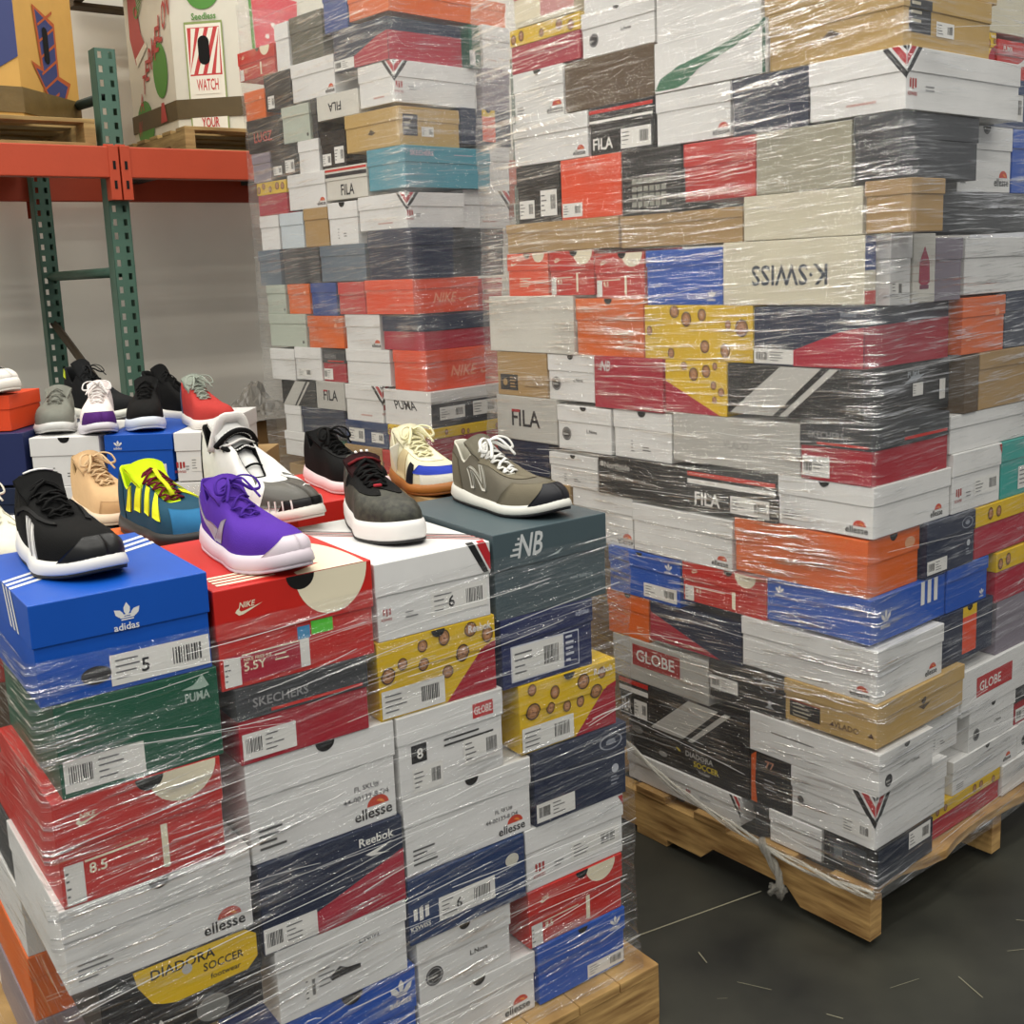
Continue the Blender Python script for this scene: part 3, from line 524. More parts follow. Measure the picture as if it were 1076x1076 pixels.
# style -> (body colour, lid colour, lid ratio, front, side)
ST = {
 'adidas_top': ('blue', 'blue', .42, lambda d: (d.trefoil(.52, .68, .17), d.label(.4, .05, .98, .36, '5'), d.disc('black', .32, .2, .09, sx=1.6)), noop),
 'adidas_low': ('blue', 'blue', .4, lambda d: (d.trefoil(.88, .76, .15), d.label(.55, .04, .98, .27), d.notch(.5, .1)), noop),
 'adidas_end': ('blue', 'blue', .35, lambda d: (d.trefoil(.85, .76, .14), d.label(.5, .06, .95, .36), d.notch(.45, .09)), noop),
 'adidas_side': ('blue', 'blue', .3, lambda d: (d.trefoil(.86, .14, .13),), noop),
 'adidas_side2': ('blue', 'blue', .35, lambda d: (d.label(.35, .05, .88, .36), d.trefoil(.2, .76, .12)), noop),
 'adidas_corner': ('blue', 'blue', 0, lambda d: (d.trefoil(.13, .72, .16),), lambda d: (d.trefoil(.2, .42, .26), [d.rect('white', .66+.09*i, .45, .71+.09*i, .999) for i in range(3)])),
 'puma_green': ('green', 'green', 0, lambda d: (d.label(.02, .06, .5, .4, top=True), d.txt('PUMA', .78, .68, .1, '#9fb5a8', mw=.16), d.poly('#9fb5a8', [(.76, .83), (.84, .86), (.9, .96), (.94, .82), (.88, .8)])), noop),
 'puma_red': ('nred', 'nred', .4, lambda d: (d.txt('PUMA', .1, .7, .14, 'stick'), d.poly('stick', [(.3, .3), (.5, .5), (.7, .8), (.62, .4)])), noop),
 'nike_red': ('nred', 'nred', .45, lambda d: (d.disc('creamy', .76, 1.0, .32, PI, 2*PI, 16, 1.0), d.notch(.56, .13), d.swoosh(.12, .74, .12), d.label(.03, .02, .14, .4, code=False), d.poly('creamy', [(.15, .38), (.52, .40), (.52, .42), (.15, .40)]), d.rect('creamy', .6, .08, .64, .5), d.txt('8.5', .17, .26, .1, 'creamy')), noop),
 'nike_flat': ('nred', 'nred', .45, noop, noop),
 'nike_top': ('nred', 'nred', .5, lambda d: (d.disc('creamy', .73, 1.0, .46, PI, 2*PI, 20, .86), d.notch(.53, .15), d.swoosh(.12, .72, .14), d.rect('crim', .04, .05, .52, .33), d.label(.03, .03, .13, .31, code=False), d.poly('creamy', [(.14, .31), (.5, .32), (.5, .335), (.14, .325)]), d.txt('5.5Y', .15, .15, .09, 'creamy'), d.txt('NIKE FREE 5.0', .15, .25, .035, 'creamy'), lines(d, .34, .24, 2, 'creamy', .1, .015, .05), d.rect('stick', .5, .05, .56, .42), d.rect('#3b88b8', .49, .34, .57, .47), d.rect('#54c832', .58, .36, .72, .5)), noop),
 'nike_orange': ('norange', 'norange', .4, lambda d: (d.disc('creamy', .78, 1, .22, PI, 2*PI, 12), d.notch(.5, .12), d.swoosh(.1, .72, .14, word=False), lines(d, .3, .4, 4, 'creamy', .3)), noop),
 'nike_orange2': ('orange', 'orange', .38, lambda d: (d.notch(.5, .1), d.swoosh(.7, .26, .1, '#eec6a0', False), lines(d, .72, .2, 2, '#eec6a0', .15)), noop),
 'nike_orange_side': ('norange', 'norange', .3, noop, lambda d: (d.txt('NIKE', .3, .3, .28, '#e88f6a', mw=.4, shear=.3), d.swoosh(.68, .3, .25, '#e88f6a', False))),
 'orange': ('orange', 'orange', .35, lambda d: (d.disc('#e9a07a', .8, .7, .07), lines(d, .1, .3, 2, '#e9a07a')), noop),
 'orange_label': ('norange', 'norange', 0, lambda d: (d.label(.02, .04, .36, .27),), noop),
 'orange_corner': ('orange', 'orange', .42, lambda d: (d.swoosh(.8, .1, .08, '#eec6a0', False),), lambda d: (d.notch(.48, .12), d.disc('#dba27c', .8, .76, .1, sx=1.6))),
 'ellesse': ('white', 'white', .38, lambda d: (d.ellesse(.86, .1, .12), d.notch(.5, .12), lines(d, .06, .3, 4, '#777777', .18, .02, .06)), lambda d: (d.ellesse(.84, .1, .11),)),
 'ellesse_no': ('white', 'white', .36, lambda d: (d.ellesse(.86, .08, .1), d.notch(.52, .1), d.txt('FL SKU#', .7, .37, .06, '#666666', mw=.26), d.txt('44-00139-8 D4', .62, .27, .06, '#666666', mw=.34), lines(d, .06, .3, 4, '#555555', .2, .025, .06)), noop),
 'ellesse_plain': ('white', 'white', .36, lambda d: (d.ellesse(.9, .08, .1),), lambda d: (d.ellesse(.84, .1, .1),)),
 'ellesse_notch': ('white', 'white', .36, lambda d: (d.ellesse(.85, .12, .11), d.notch(.5, .12), lines(d, .06, .25, 3, '#777777', .12)), noop),
 'diadora_yellow': ('black', 'black', .55, lambda d: (d.poly('yellow', [(.3, .55), (.36, .5), (.44, .46), (.9, .5), (.97, .62), (.97, .9), (.9, .999), (.2, .999), (.22, .8)]), d.txt('DIADORA', .3, .82, .12, 'black', mw=.4), d.txt('SOCCER', .62, .68, .1, 'black', mw=.26), d.txt('footwear', .66, .56, .07, 'black', mw=.24), d.disc('lgrey', .52, .8, .06), d.txt('DIADORA', .06, .22, .09, 'lgrey', mw=.3), d.disc('#7c7c78', .66, .2, .16, sx=1.2)), noop),
 'diadora_soccer': ('black', 'black', .4, lambda d: (d.txt('DIADORA', .5, .55, .16, 'lgrey', mw=.28), d.txt('SOCCER', .56, .3, .17, 'dyel', mw=.2), d.txt('footwear', .6, .17, .08, 'lgrey', mw=.18), d.poly('dyel', [(.43, .7), (.46, .62), (.445, .6), (.42, .68)]), d.disc('#6c6c6a', .08, .75, .12, sx=1.8), d.disc('#8a8a86', .3, .3, .08, sx=2)), noop),
 'skechers': ('dred', 'char', .42, lambda d: (d.txt('SKECHERS', .12, .72, .12, '#8b8b8b', mw=.5), d.rect('red', .25, .62, .95, .66), d.label(.03, .06, .42, .4, code=True, top=True), d.notch(.95, .001)), lambda d: (lines(d, .4, .8, 1, '#999999', .3), d.rect('red', .4, .66, .97, .71))),
 'skechers_teal': ('teal2', 'teal2', .4, noop, lambda d: (d.txt('SKECHERS', .06, .76, .12, '#d7b9c4', mw=.45), lines(d, .56, .8, 1, '#b8a8b8', .35))),
 'reebok_navy': ('navy', 'navy', 0, lambda d: (d.poly('crim', [(.38, .0), (1, .0), (1, .68), (.8, .6), (.36, .26)]), d.label(.0, .03, .38, .28, top=True), d.txt('Reebok', .8, .84, .09, '#7b818f', mw=.14)), lambda d: (d.poly('crim', [(0, 0), (1, 0), (1, .72), (0, .68)]),)),
 'reebok_navy_logo': ('navy', 'navy', 0, lambda d: (d.poly('crim', [(.36, 0), (.999, 0), (.999, .62), (.36, .26)]), d.label(.0, .02, .36, .3, top=True), d.txt('Reebok', .68, .8, .1, 'stick', mw=.26), d.poly('stick', [(.72, .7), (.92, .76), (.8, .68), (.9, .64), (.76, .66)])), noop),
 'reebok_down': ('navy', 'navy', 0, lambda d: (d.poly('crim', [(0, .72), (.0, .0), (.78, .0)]),), noop),
 'white_nova': ('white', 'white', .3, lambda d: (d.txt('L.Nova', .62, .64, .09, '#333333', mw=.16), d.label(.2, .12, .28, .52), d.poly('black', [(.38, .36), (.4, .3), (.62, .32), (.62, .38), (.52, .4), (.46, .46)]), lines(d, .3, .5, 4, '#777777', .12, .018, .07)), noop),
 'kswiss_top': ('white', 'white', .42, lambda d: (d.poly('black', [(.8, .999), (.86, .999), (.98, .6), (.93, .6)]), d.poly('#b3222a', [(.88, .999), (.96, .999), (.999, .84), (.999, .62), (.985, .64)]), d.shield(.09, .3, .12), d.label(.46, .16, .96, .5, '6'), lines(d, .24, .3, 2, '#888888', .12)), noop),
 'kswiss_navy': ('knavy', 'knavy', 0, lambda d: (d.shield(.1, .3, .26, 'stick'), d.label(.24, .2, .72, .56, '6'), d.disc('#c9c6b8', .88, .68, .1, sx=1.2)), noop),
 'kswiss_blue': ('navy2', 'navy2', .35, lambda d: (d.rect('#c9ccd6', .1, .07, .84, .59), d.label(.11, .09, .66, .57), d.rect('navy2', .67, .09, .83, .57), lines(d, .69, .5, 5, '#c9ccd6', .1, .035, .085), d.txt('adidas', .8, .8, .08, '#aab0c4', mw=.15)), noop),
 'kswiss_white': ('white', 'white', .38, lambda d: (d.shield(.14, .24, .18), d.label(.45, .2, .95, .5), lines(d, .28, .3, 2, '#888888', .12), d.poly('#a5322e', [(.94, .98), (.99, .98), (.999, .8)])), noop),
 'kswiss_corner': ('white', 'white', .4, lambda d: (d.vstripes(True), d.rect('#c9a39c', .4, .16, .7, .2)), lambda d: (d.vstripes(False), d.shield(.06, .3, .22), lines(d, .16, .38, 2, '#888888', .1))),
 'kswiss_v': ('white', 'white', .4, lambda d: (d.vstripes(True, 1.35), d.label(.62, .14, .95, .42), d.disc('#444444', .12, .4, .07), lines(d, .14, .32, 1, '#555555', .35)), lambda d: (d.vstripes(False, 1.35),)),
 'kswiss_v2': ('white', 'white', .4, lambda d: (d.vstripes(True, 1.6), d.shield(.56, .3, .2), lines(d, .66, .4, 2, '#888888', .1)), noop),
 'kswiss_cream': ('cream', 'cream', 0, lambda d: (d.txt('K·SWISS', .22, .3, .32, '#39424e', mw=.54, flip=True),), lambda d: (d.rect('dblue', .0, .5, 1, 1), d.rect('red', 0, 0, 1, .2))),
 'cookies': ('yellow', 'yellow', .42, s_cookies, noop),
 'cookies_side': ('crim', 'yellow', .38, lambda d: (d.medals(0, .64, 1, .98, 5, 5, None, .09, .13), d.txt('Reebok', .5, .3, .05, '#c98f98', mw=.2)), lambda d: (d.medals(0, .64, 1, .98, 5, 7, None, .09, .13), lines(d, .1, .5, 2, '#c98f98'))),
 'cookies_full': ('yellow', 'yellow', 0, lambda d: d.medals(0, 0, 1, 1, 9, 11, None, .08, .16), noop),
 'cookies_tri': ('yellow', 'yellow', 0, lambda d: (d.poly('crim', [(0, 0), (.9, .0), (0, .6)]), d.medals(0, 0, 1, 1, 7, 3, lambda x, y, r: y > .72-.75*(x-r)), ), noop),
 'globe': ('lgrey', 'lgrey', 0, lambda d: (d.rect('#9d2a2c', .22, .38, .72, .88), d.txt('GLOBE', .26, .5, .28, 'stick', mw=.42)), noop),
 'globe_side': ('white', 'white', .0, lambda d: (d.rect('#b32a2c', .14, .3, .5, .74), d.txt('GLOBE', .17, .4, .22, 'stick', mw=.3), d.notch(.3, .001)), lambda d: (lines(d, .2, .5, 4, '#777777'),)),
 'globe_label': ('white', 'white', .34, lambda d: (d.rect('#c03030', .7, .72, .9, .9), d.txt('GLOBE', .715, .76, .1, 'stick', mw=.17), d.rect('black', .12, .4, .26, .62), d.txt('8', .17, .44, .13, 'stick'), d.label(.12, .04, .4, .34), d.label(.6, .16, .96, .5), lines(d, .42, .56, 2, '#333333', .5, .025, .07)), noop),
 'circle': ('white', 'white', .36, lambda d: (d.disc('#26262a', .17, .36, .15), d.disc('#9a9a9a', .17, .36, .13), d.disc('#26262a', .17, .36, .115), d.txt('fusion', .1, .33, .05, 'stick', mw=.13), d.txt('L.Nova', .55, .42, .08, '#333333', mw=.2), d.notch(.5, .1)), noop),
 'nb_grey': ('nbgrey', 'nbgrey', .42, lambda d: (d.nb(.2, .68, .27), d.txt('new balance', .66, .28, .05, '#8d999c', mw=.26), d.poly('#aebabb', [(.44, .62), (.55, .64), (.6, .7), (.54, .66)]), ), noop),
 'nb_red': ('crim', 'crim', 0, lambda d: (d.nb(.1, .72, .2), d.txt('new balance', .68, .08, .05, '#c98f98', mw=.2)), noop),
 'oval_navy': ('navy', 'navy', .35, lambda d: (d.disc('#8c919c', .82, .8, .11, sx=1.8), d.disc('navy', .82, .8, .095, sx=1.8), d.disc('#8c919c', .82, .8, .04, sx=2), d.disc('#b8bcc4', .87, .4, .06), lines(d, .82, .28, 3, '#8c919c', .12, .02, .05), d.label(.02, .05, .42, .3, top=True)), noop),
 'oval_black': ('black', 'black', .35, lambda d: (d.disc('#85858a', .8, .72, .12, sx=2), d.disc('black', .8, .72, .1, sx=2), d.disc('#b8b8b8', .82, .34, .06), d.poly('#8c8c8c', [(.76, .2), (.88, .2), (.82, .3)]), d.label(.02, .25, .4, .6, top=True)), noop),
 'redcream': ('cream', 'nred', .5, lambda d: (d.rect('creamy', 0, .1, .45, .5), d.rect('#c98c8a', .45, .1, 1, .5)), noop),
 'white': ('white', 'white', .35, lambda d: (d.notch(.5, .001),), noop),
 'white_label': ('white', 'white', .35, lambda d: (d.label(.1, .1, .6, .35),), noop),
 'white_blue': ('#c3cdd2', '#c3cdd2', .35, noop, noop),
 'white_full': ('offw', 'offw', 0, noop, noop),
 'white_notch': ('white', 'white', .38, lambda d: (d.notch(.5, .12), lines(d, .5, .25, 2, '#555555', .16), lines(d, .3, .36, 4, '#777777', .06, .02, .07)), noop),
 'white_text': ('white', 'white', 0, lambda d: (d.rect('#555555', .18, .62, .52, .65),), lambda d: (d.disc('#26262a', .17, .3, .15), d.txt('fusion', .12, .27, .05, 'stick', mw=.13), d.txt('L.Nova', .6, .42, .08, '#333333', mw=.2), d.notch(.5, .12), d.rect('#888888', 0, .66, 1, .67))),
 'brown': ('brown', 'brown', 0, noop, noop),
 'green_swoop': ('white', 'white', 0, lambda d: (d.poly('green2', [(.0, .05), (.06, .28), (.24, .48), (.5, .6), (.8, .82), (.999, .98), (.999, .88), (.7, .56), (.42, .34), (.3, .1), (.2, .04)]), d.rect('green', .97, 0, .999, .999)), noop),
 'kraft': ('kraft', 'kraft', .3, noop, noop),
 'kraft_dark': ('kraft2', 'kraft2', .36, lambda d: (d.poly('#4c3a20', [(.42, .4), (.48, .52), (.56, .42), (.5, .36)]),), lambda d: (d.rect('#2b2b2e', .06, .25, .3, .8), lines(d, .08, .7, 3, '#bfb6a0', .16, .05, .14), d.label(.36, .25, .56, .5))),
 'kraft_label': ('kraft', 'kraft', 0, lambda d: (d.rect('#2b2b2e', .06, .12, .42, .48), d.disc('kraft', .16, .3, .08), lines(d, .26, .4, 4, 'kraft', .12, .03, .07), lines(d, .56, .22, 1, '#7b5f38', .3)), noop),
 'kraft_vlado': ('kraft2', 'kraft2', .36, lambda d: (d.rect('#20201f', .06, .14, .4, .52), d.rect('#8c2a20', .06, .5, .4, .53), lines(d, .1, .44, 4, '#b0a890', .25, .03, .09), d.txt('VLADO', .55, .2, .14, '#5c4324', mw=.3), d.poly('#4a2c18', [(.9, .22), (.94, .34), (.97, .22)]), d.poly('#4a2c18', [(.5, .22), (.54, .32), (.55, .22)])), lambda d: (d.disc('#4a3820', .52, .6, .09), d.poly('#4a3820', [(.46, .5), (.52, .38), (.6, .5)]))),
 'navy': ('navy', 'navy', .35, noop, noop), 'navy_plain': ('navy2', 'navy2', 0, noop, noop),
 'navy_label': ('knavy', 'knavy', .3, lambda d: (d.label(.08, .15, .45, .7), d.label(.62, .2, .9, .6)), noop),
 'navy_red': ('crim', 'navy', .45, noop, noop),
 'fila_black': ('black', 'black', .38, lambda d: (d.rect('red', 0, .86, 1, .93), d.rect('stick', 0, .66, 1, .71), d.txt('FILA', .05, .1, .24, 'stick', mw=.32), d.label(.5, .05, .96, .46)), noop),
 'fila_stripe': ('black', 'black', .38, lambda d: (d.rect('red', 0, .88, 1, .999), d.rect('stick', 0, .68, 1, .8), d.txt('FILA', .08, .14, .34, 'stick', mw=.3), d.label(.5, .08, .93, .52)), noop),
 'fila_white': ('lgrey', 'lgrey', 0, lambda d: (d.txt('FILA', .26, .32, .38, '#22232a', mw=.5), d.rect('#a02530', .26, .64, .4, .7)), noop),
 'fila_flip': ('offw', 'offw', 0, lambda d: (d.txt('FILA', .28, .3, .36, '#22232a', mw=.46, flip=True),), noop),
 'fila_white_stripe': ('offw', 'offw', .4, lambda d: (d.rect('red', 0, .88, 1, .95), d.rect('#22232a', 0, .7, 1, .82), d.txt('FILA', .36, .12, .34, '#22232a', mw=.32)), noop),
 'red': ('nred', 'nred', .4, noop, noop),
 'black_label': ('black', 'black', .35, lambda d: (d.label(.05, .08, .4, .4), d.label(.55, .1, .92, .55)), noop),
 'black_grid': ('black', 'black', 0, lambda d: ([d.rect('#8c8c80', .18+.1*i, .12+.12*j, .26+.1*i, .2+.12*j) for i in range(6) for j in range(4)],), noop),
 'black_lines': ('black', 'black', .35, lambda d: (d.label(.1, .05, .35, .4),), noop),
 'black_diag': ('black', 'black', 0, diag, lambda d: (d.txt('PUMA', .5, .72, .12, '#9aa0a6', mw=.2), d.label(.56, .35, .68, .6, code=False), d.rect('stick', .88, .2, .95, .6), lines(d, .4, .2, 1, '#777777', .2), d.poly('#9aa0a6', [(.45, .6), (.55, .74), (.7, .76), (.6, .64)]))),
 'black_orange': ('black', 'black', 0, lambda d: (d.poly('#d05a1c', [(.02, .0), (.17, 0), (.12, .4), (.15, .999), (.02, .9)]), d.txt('77', .38, .74, .14, '#b0785c'), lines(d, .35, .5, 3, '#999999', .4, .02, .08)), noop),
 'black_window': ('black', 'black', 0, lambda d: (d.rect('#3d4146', .12, .18, .8, .86), d.rect('#6d7276', .2, .3, .36, .7), lines(d, .45, .7, 4, '#55595e', .3, .03, .12)), lambda d: (d.rect('#0f1b30', 0, 0, 1, 1), d.label(.55, .5, .95, .98))),
 'olive': ('olive', 'olive', 0, noop, noop), 'olive_dark': ('#57564a', '#57564a', .35, noop, noop), 'charcoal': ('char', 'char', .4, noop, noop),
 'cream': ('cream', 'cream', 0, noop, noop),
 'vlado': ('lgrey', 'lgrey', .999, lambda d: (d.txt('VLADO', .42, .38, .16, '#a09e98', mw=.2),), noop),
 'northside': ('black', 'black', 0, lambda d: (d.txt('Northside', .08, .68, .16, 'lgrey', mw=.3), d.disc('lgrey', .05, .78, .07)), noop),
 'crest': ('offw', 'offw', 0, lambda d: (d.poly('#a34a5c', [(.25, .3), (.5, .22), (.75, .3), (.72, .6), (.5, .82), (.28, .6)]), d.rect('#7b4a5c', .3, .2, .7, .26)), noop),
 'mauve': ('mauve', 'mauve', .35, noop, noop), 'teal': ('teal', 'teal', .35, lambda d: (d.label(.3, .1, .8, .5),), noop),
 'orange_strip': ('navy', 'navy', 0, lambda d: (d.rect('norange', .42, .1, .68, .999), d.rect('yellow', .42, .8, .68, .999), d.notch(.55, .1)), noop),
 'lugz': ('black', 'black', .3, lambda d: (d.txt('LUGZ', .2, .3, .3, '#b04a44', mw=.6),), noop),
 'pale_green': ('pgreen', 'pgreen', .3, lambda d: (d.disc('#555555', .9, .15, .05),), noop), 'blue': ('dblue', 'dblue', .3, noop, noop), 'bluegrey': ('bgrey', 'bgrey', .3, noop, noop),
 'puma_white': ('white', 'white', .3, lambda d: (d.txt('PUMA', .25, .45, .26, '#22232a', mw=.5, shear=-.4),), lambda d: (d.rect('#2b2b30', 0, 0, 1, .66), d.label(.1, .2, .4, .55), d.label(.5, .2, .8, .6))),
 'redlid': ('navy', 'nred', .3, noop, noop),
 'carton': ('kraft', 'kraft', 0, noop, noop),
}
PILES = {'F': (.173, 1.816, .618), 'R': (.6838, 2.0301, .683), 'M': (-.2912, 3.3, .762), 'B': (-.74, 2.63, -.03)}
def axes(p):
    x, y, a = PILES[p]; return Vector((x, y, 0)), Vector((-math.sin(a), math.cos(a), 0)), Vector((math.cos(a), math.sin(a), 0)), a
def at(p, a, b, z):
    o, e0, e1, _ = axes(p); q = o+e0*a+e1*b; return (q.x, q.y, z)

def emit(d, which, root, W, L, zl, ov, side):
    """turn a D's shapes into meshes on body / lid"""
    for lst, nm in ((d.items, 'printed_marks'), (d.stick, 'label_sticker')):
        for below in (True, False):
            it = [i for i in lst if i[5] == below]
            if not it: continue
            mb = MB()
            for k, m, vs, fs, layer, bl in it:
                off = (ov if (below and zl) else 0)-.0004-.00003*min(layer, 60)-(.0003 if nm == 'label_sticker' else 0)
                if side == 'f': V3 = [(x-W/2, off, y) for x, y in vs]
                else: V3 = [(W/2-off, x, y) for x, y in vs]
                mb.add(V3, fs, m)
            mb.build(nm, which[0] if below or not zl else which[1])

def shoe_box(p, f, a0, a1, b0, b1, z0, z1, style, corner, label):
    bc, lc, lr, ff, fs = ST[style]
    o, e0, e1, yaw = axes(p); H = z1-z0
    if f == 0:
        W, L = a1-a0, b1-b0; c = o+e0*(a0+a1)/2+e1*b0; ya = yaw-PI/2
    else:
        W, L = b1-b0, a1-a0; c = o+e0*a0+e1*(b0+b1)/2; ya = yaw
    if not corner:
        ya += random.uniform(-.006, .006) if W < .3 else 0
        W -= .001
    cat = 'box'
    nm = 'shoe_box' if style != 'carton' else 'cardboard_carton'  # carton style: plain block added in place of unseen shoe boxes
    root = empty(nm, (c.x, c.y, z0), ya)
    tag(root, label, cat, {'F': 'shoe boxes stacked in the front pile', 'R': 'shoe boxes wrapped in the right pile', 'M': 'shoe boxes wrapped in the middle pile', 'B': 'shoe boxes on the back left pile'}[p] if style != 'carton' else None)
    mb = MB(); mc = pm(bc) if bc in P else mat(bc, .45); ml = pm(lc) if lc in P else mat(lc, .45)
    if lr == .999: lr = 0
    zl = H*(1-lr) if lr else 0; ov = .0022 if lr else 0
    if lr: mb.box(-W/2+ov, W/2-ov, ov, L-ov, 0, H-.004, mc, .0012)
    else: mb.box(-W/2, W/2, 0, L, 0, H, mc, .0016)
    body = mb.build('box_body', root); lid = body
    if lr:
        mb = MB()
        mb.box(-W/2, W/2, 0, L, zl, H, ml, .0014); lid = mb.build('lid', root)
    if style == 'carton':
        mb = MB(); mb.box(-.03, .03, -.0006, L*.98, H*.6, H+.0005, ink('#b49a6a')); 
    d = D(W, H, zl); ff(d); emit(d, (body, lid), root, W, L, zl, ov, 'f')
    if fs is not noop:
        d = D(L, H, zl); fs(d); emit(d, (body, lid), root, W, L, zl, ov, 's')
    return root, W, L, H, lid
# ------------------------------------------------------------------ room
WOOD = noise_mat('pallet_wood', '#76532a', '#cfa869', 7, .75, (1, 1, 9), .35, 7, .004)
WOODR = noise_mat('pallet_wood_rack', '#7c6238', '#b79a63', 5, .8, (1, 1, 8), .35, 7, .004)
FLOORM = noise_mat('polished_concrete', '#161714', '#3a3a31', 3.2, .42, (1, 1, 1), .12, 9, .004, .62)
nt = FLOORM.node_tree; b = nt.nodes['Principled BSDF']
tc = nt.nodes.new('ShaderNodeTexCoord'); v = nt.nodes.new('ShaderNodeTexNoise'); v.inputs['Scale'].default_value = 9; v.inputs['Detail'].default_value = 8; v.inputs['Roughness'].default_value = .75
nt.links.new(tc.outputs['Object'], v.inputs['Vector'])
mr = nt.nodes.new('ShaderNodeMapRange'); mr.inputs[1].default_value = .66; mr.inputs[2].default_value = .78; mr.inputs[4].default_value = .35
nt.links.new(v.outputs[0], mr.inputs[0])
mx = nt.nodes.new('ShaderNodeMix'); mx.data_type = 'RGBA'; mx.inputs[7].default_value = lin('#77776c')
old = b.inputs['Base Color'].links[0].from_socket
nt.links.new(old, mx.inputs[6]); nt.links.new(mr.outputs[0], mx.inputs[0]); nt.links.new(mx.outputs[2], b.inputs['Base Color'])
mb = MB(); mb.box(-9, 9, -4, 12, -.1, 0, FLOORM); tag(mb.build('floor'), None, None, kind='structure')
WALLM = noise_mat('painted_block_wall', '#ece5d6', '#f7f1e4', 1.6, .85, (1, 1, 1), .15, 6, .01)
KA = .64; K0 = Vector((-1.43, 4.2, 0)); k1 = Vector((math.cos(KA), math.sin(KA), 0)); k0 = Vector((-math.sin(KA), math.cos(KA), 0))
def kat(u, a, z): return K0+k1*u+k0*a+Vector((0, 0, z))
o = MB(); o.box(-7, 8, 1.32, 1.5, 0, 5.2, WALLM); ow = o.build('wall_back'); ow.location = K0; ow.rotation_euler = (0, 0, KA); tag(ow, None, None, kind='structure')
# joint cut in the concrete, scratches
mb = MB()
def fl_line(m, p, q, wd, mt):
    p, q = Vector(p), Vector(q); t = (q-p).normalized(); n = Vector((-t.y, t.x))*wd
    m.add([(p.x-n.x, p.y-n.y, .0012), (q.x-n.x, q.y-n.y, .0012), (q.x+n.x, q.y+n.y, .0012), (p.x+n.x, p.y+n.y, .0012)], [(0, 1, 2, 3)], mt)
SCR = mat('#86836f', .7, noise=.1)
fl_line(mb, (0.181, 2.069), (0.514, 2.236), .0018, mat('#8a8672', .6))
rr = random.Random(5)
for i in range(64):
    x, y = (rr.uniform(.2, 1.2), rr.uniform(1.4, 2.1)) if i < 26 else (rr.uniform(.18, .34), rr.uniform(1.5, 1.75)); a = rr.uniform(0, 6.3); L = rr.uniform(.01, .07)
    fl_line(mb, (x, y), (x+L*math.cos(a), y+L*math.sin(a)), rr.uniform(.0004, .0012), SCR)
o = mb.build('floor_scratches'); o['kind'] = 'structure'; o.name = 'trim_1'

# ------------------------------------------------------------------ wooden pallets
def slab(mb, poly, t0, t1, along, m):
    """side profile (s,z) extruded from t0 to t1; along='x' -> s is x"""
    n = len(poly); f = (lambda s, t, z: (s, t, z)) if along == 'x' else (lambda s, t, z: (t, s, z))
    mb.add([f(s, t0, z) for s, z in poly]+[f(s, t1, z) for s, z in poly], [tuple(range(n)), tuple(range(n, 2*n))[::-1]]+[(i, n+i, n+(i+1) % n, (i+1) % n) for i in range(n)], m)
def pallet(p0, yaw, Lx, Ly, label, wood=WOOD, ragged=0, name='wooden_pallet', hs=1.0, nb=7):
    """stringers run along local y, deck boards along local x; p0 = front left bottom corner"""
    root = empty(name, p0, yaw); root.scale = (1, 1, hs); tag(root, label, 'pallet'); rr = random.Random(int(Lx*100+Ly*999+p0[0]*50))
    for k in range(3):
        x0 = k*(Lx-.04)/2; mb = MB(); zt = .108
        poly = [(0, .018), (Ly*.14, .018), (Ly*.17, .052), (Ly*.34, .052), (Ly*.37, .018), (Ly*.63, .018), (Ly*.66, .052), (Ly*.83, .052), (Ly*.86, .018), (Ly, .018), (Ly, zt), (0, zt)]
        slab(mb, poly, x0, x0+.04, 'y', wood); mb.build('stringer', root)
    n = nb; bw = .095 if nb == 7 else Ly/nb-.0015; gap = (Ly-n*bw)/(n-1)
    for k in range(n):
        y0 = k*(bw+gap); mb = MB()
        if ragged and k == 0:
            N = 16; e = [(Lx*i/N, y0-(.012*rr.random() if 2 < i < N-1 else 0)+.01*math.sin(i*1.1)) for i in range(N+1)]
            mb.prism(e+[(Lx, y0+bw), (0, y0+bw)], .108, .127, wood)
        else: mb.box(-.004*rr.random(), Lx+.004*rr.random(), y0, y0+bw, .108, .127, wood, .002)
        mb.build('deck_board', root)
    for y0 in ((0, Ly/2-.05, Ly-.1) if not ragged else (Ly/2-.05, Ly-.1)):
        mb = MB(); mb.box(0, Lx, y0, y0+.1, 0, .018, wood, .002); mb.build('bottom_board', root)
    return root
# right pile: stringer side faces left face; boards along b
po, e0, e1, ya = axes('R'); q = po+e1*(-.012)+e0*(-.012)
pallet((q.x, q.y, 0), ya, 1.02, 1.2, 'splintered wooden pallet under the tall wrapped right pile', ragged=1)
po, e0, e1, ya = axes('F'); q = po+e1*.045+e0*(-.035)
pallet((q.x, q.y, 0), ya+PI/2, 1.05, 1.03, 'wooden pallet under the front pile of shoe boxes', nb=11)
po, e0, e1, ya = axes('M'); q = po
pallet((q.x, q.y, 0), ya, 1.0, 1.0, 'wooden pallet under the wrapped middle pile')
po, e0, e1, ya = axes('B'); q = po+e1*(-.72)
pallet((q.x, q.y, 0), ya, .72, .74, 'wooden pallet under the back left pile')
# ------------------------------------------------------------------ boxes
ROOTS = []
for i, t in enumerate(BOXES): ROOTS.append((t,)+shoe_box(*t))
def find(style, n=0): return [r for r in ROOTS if r[0][8] == style][n]
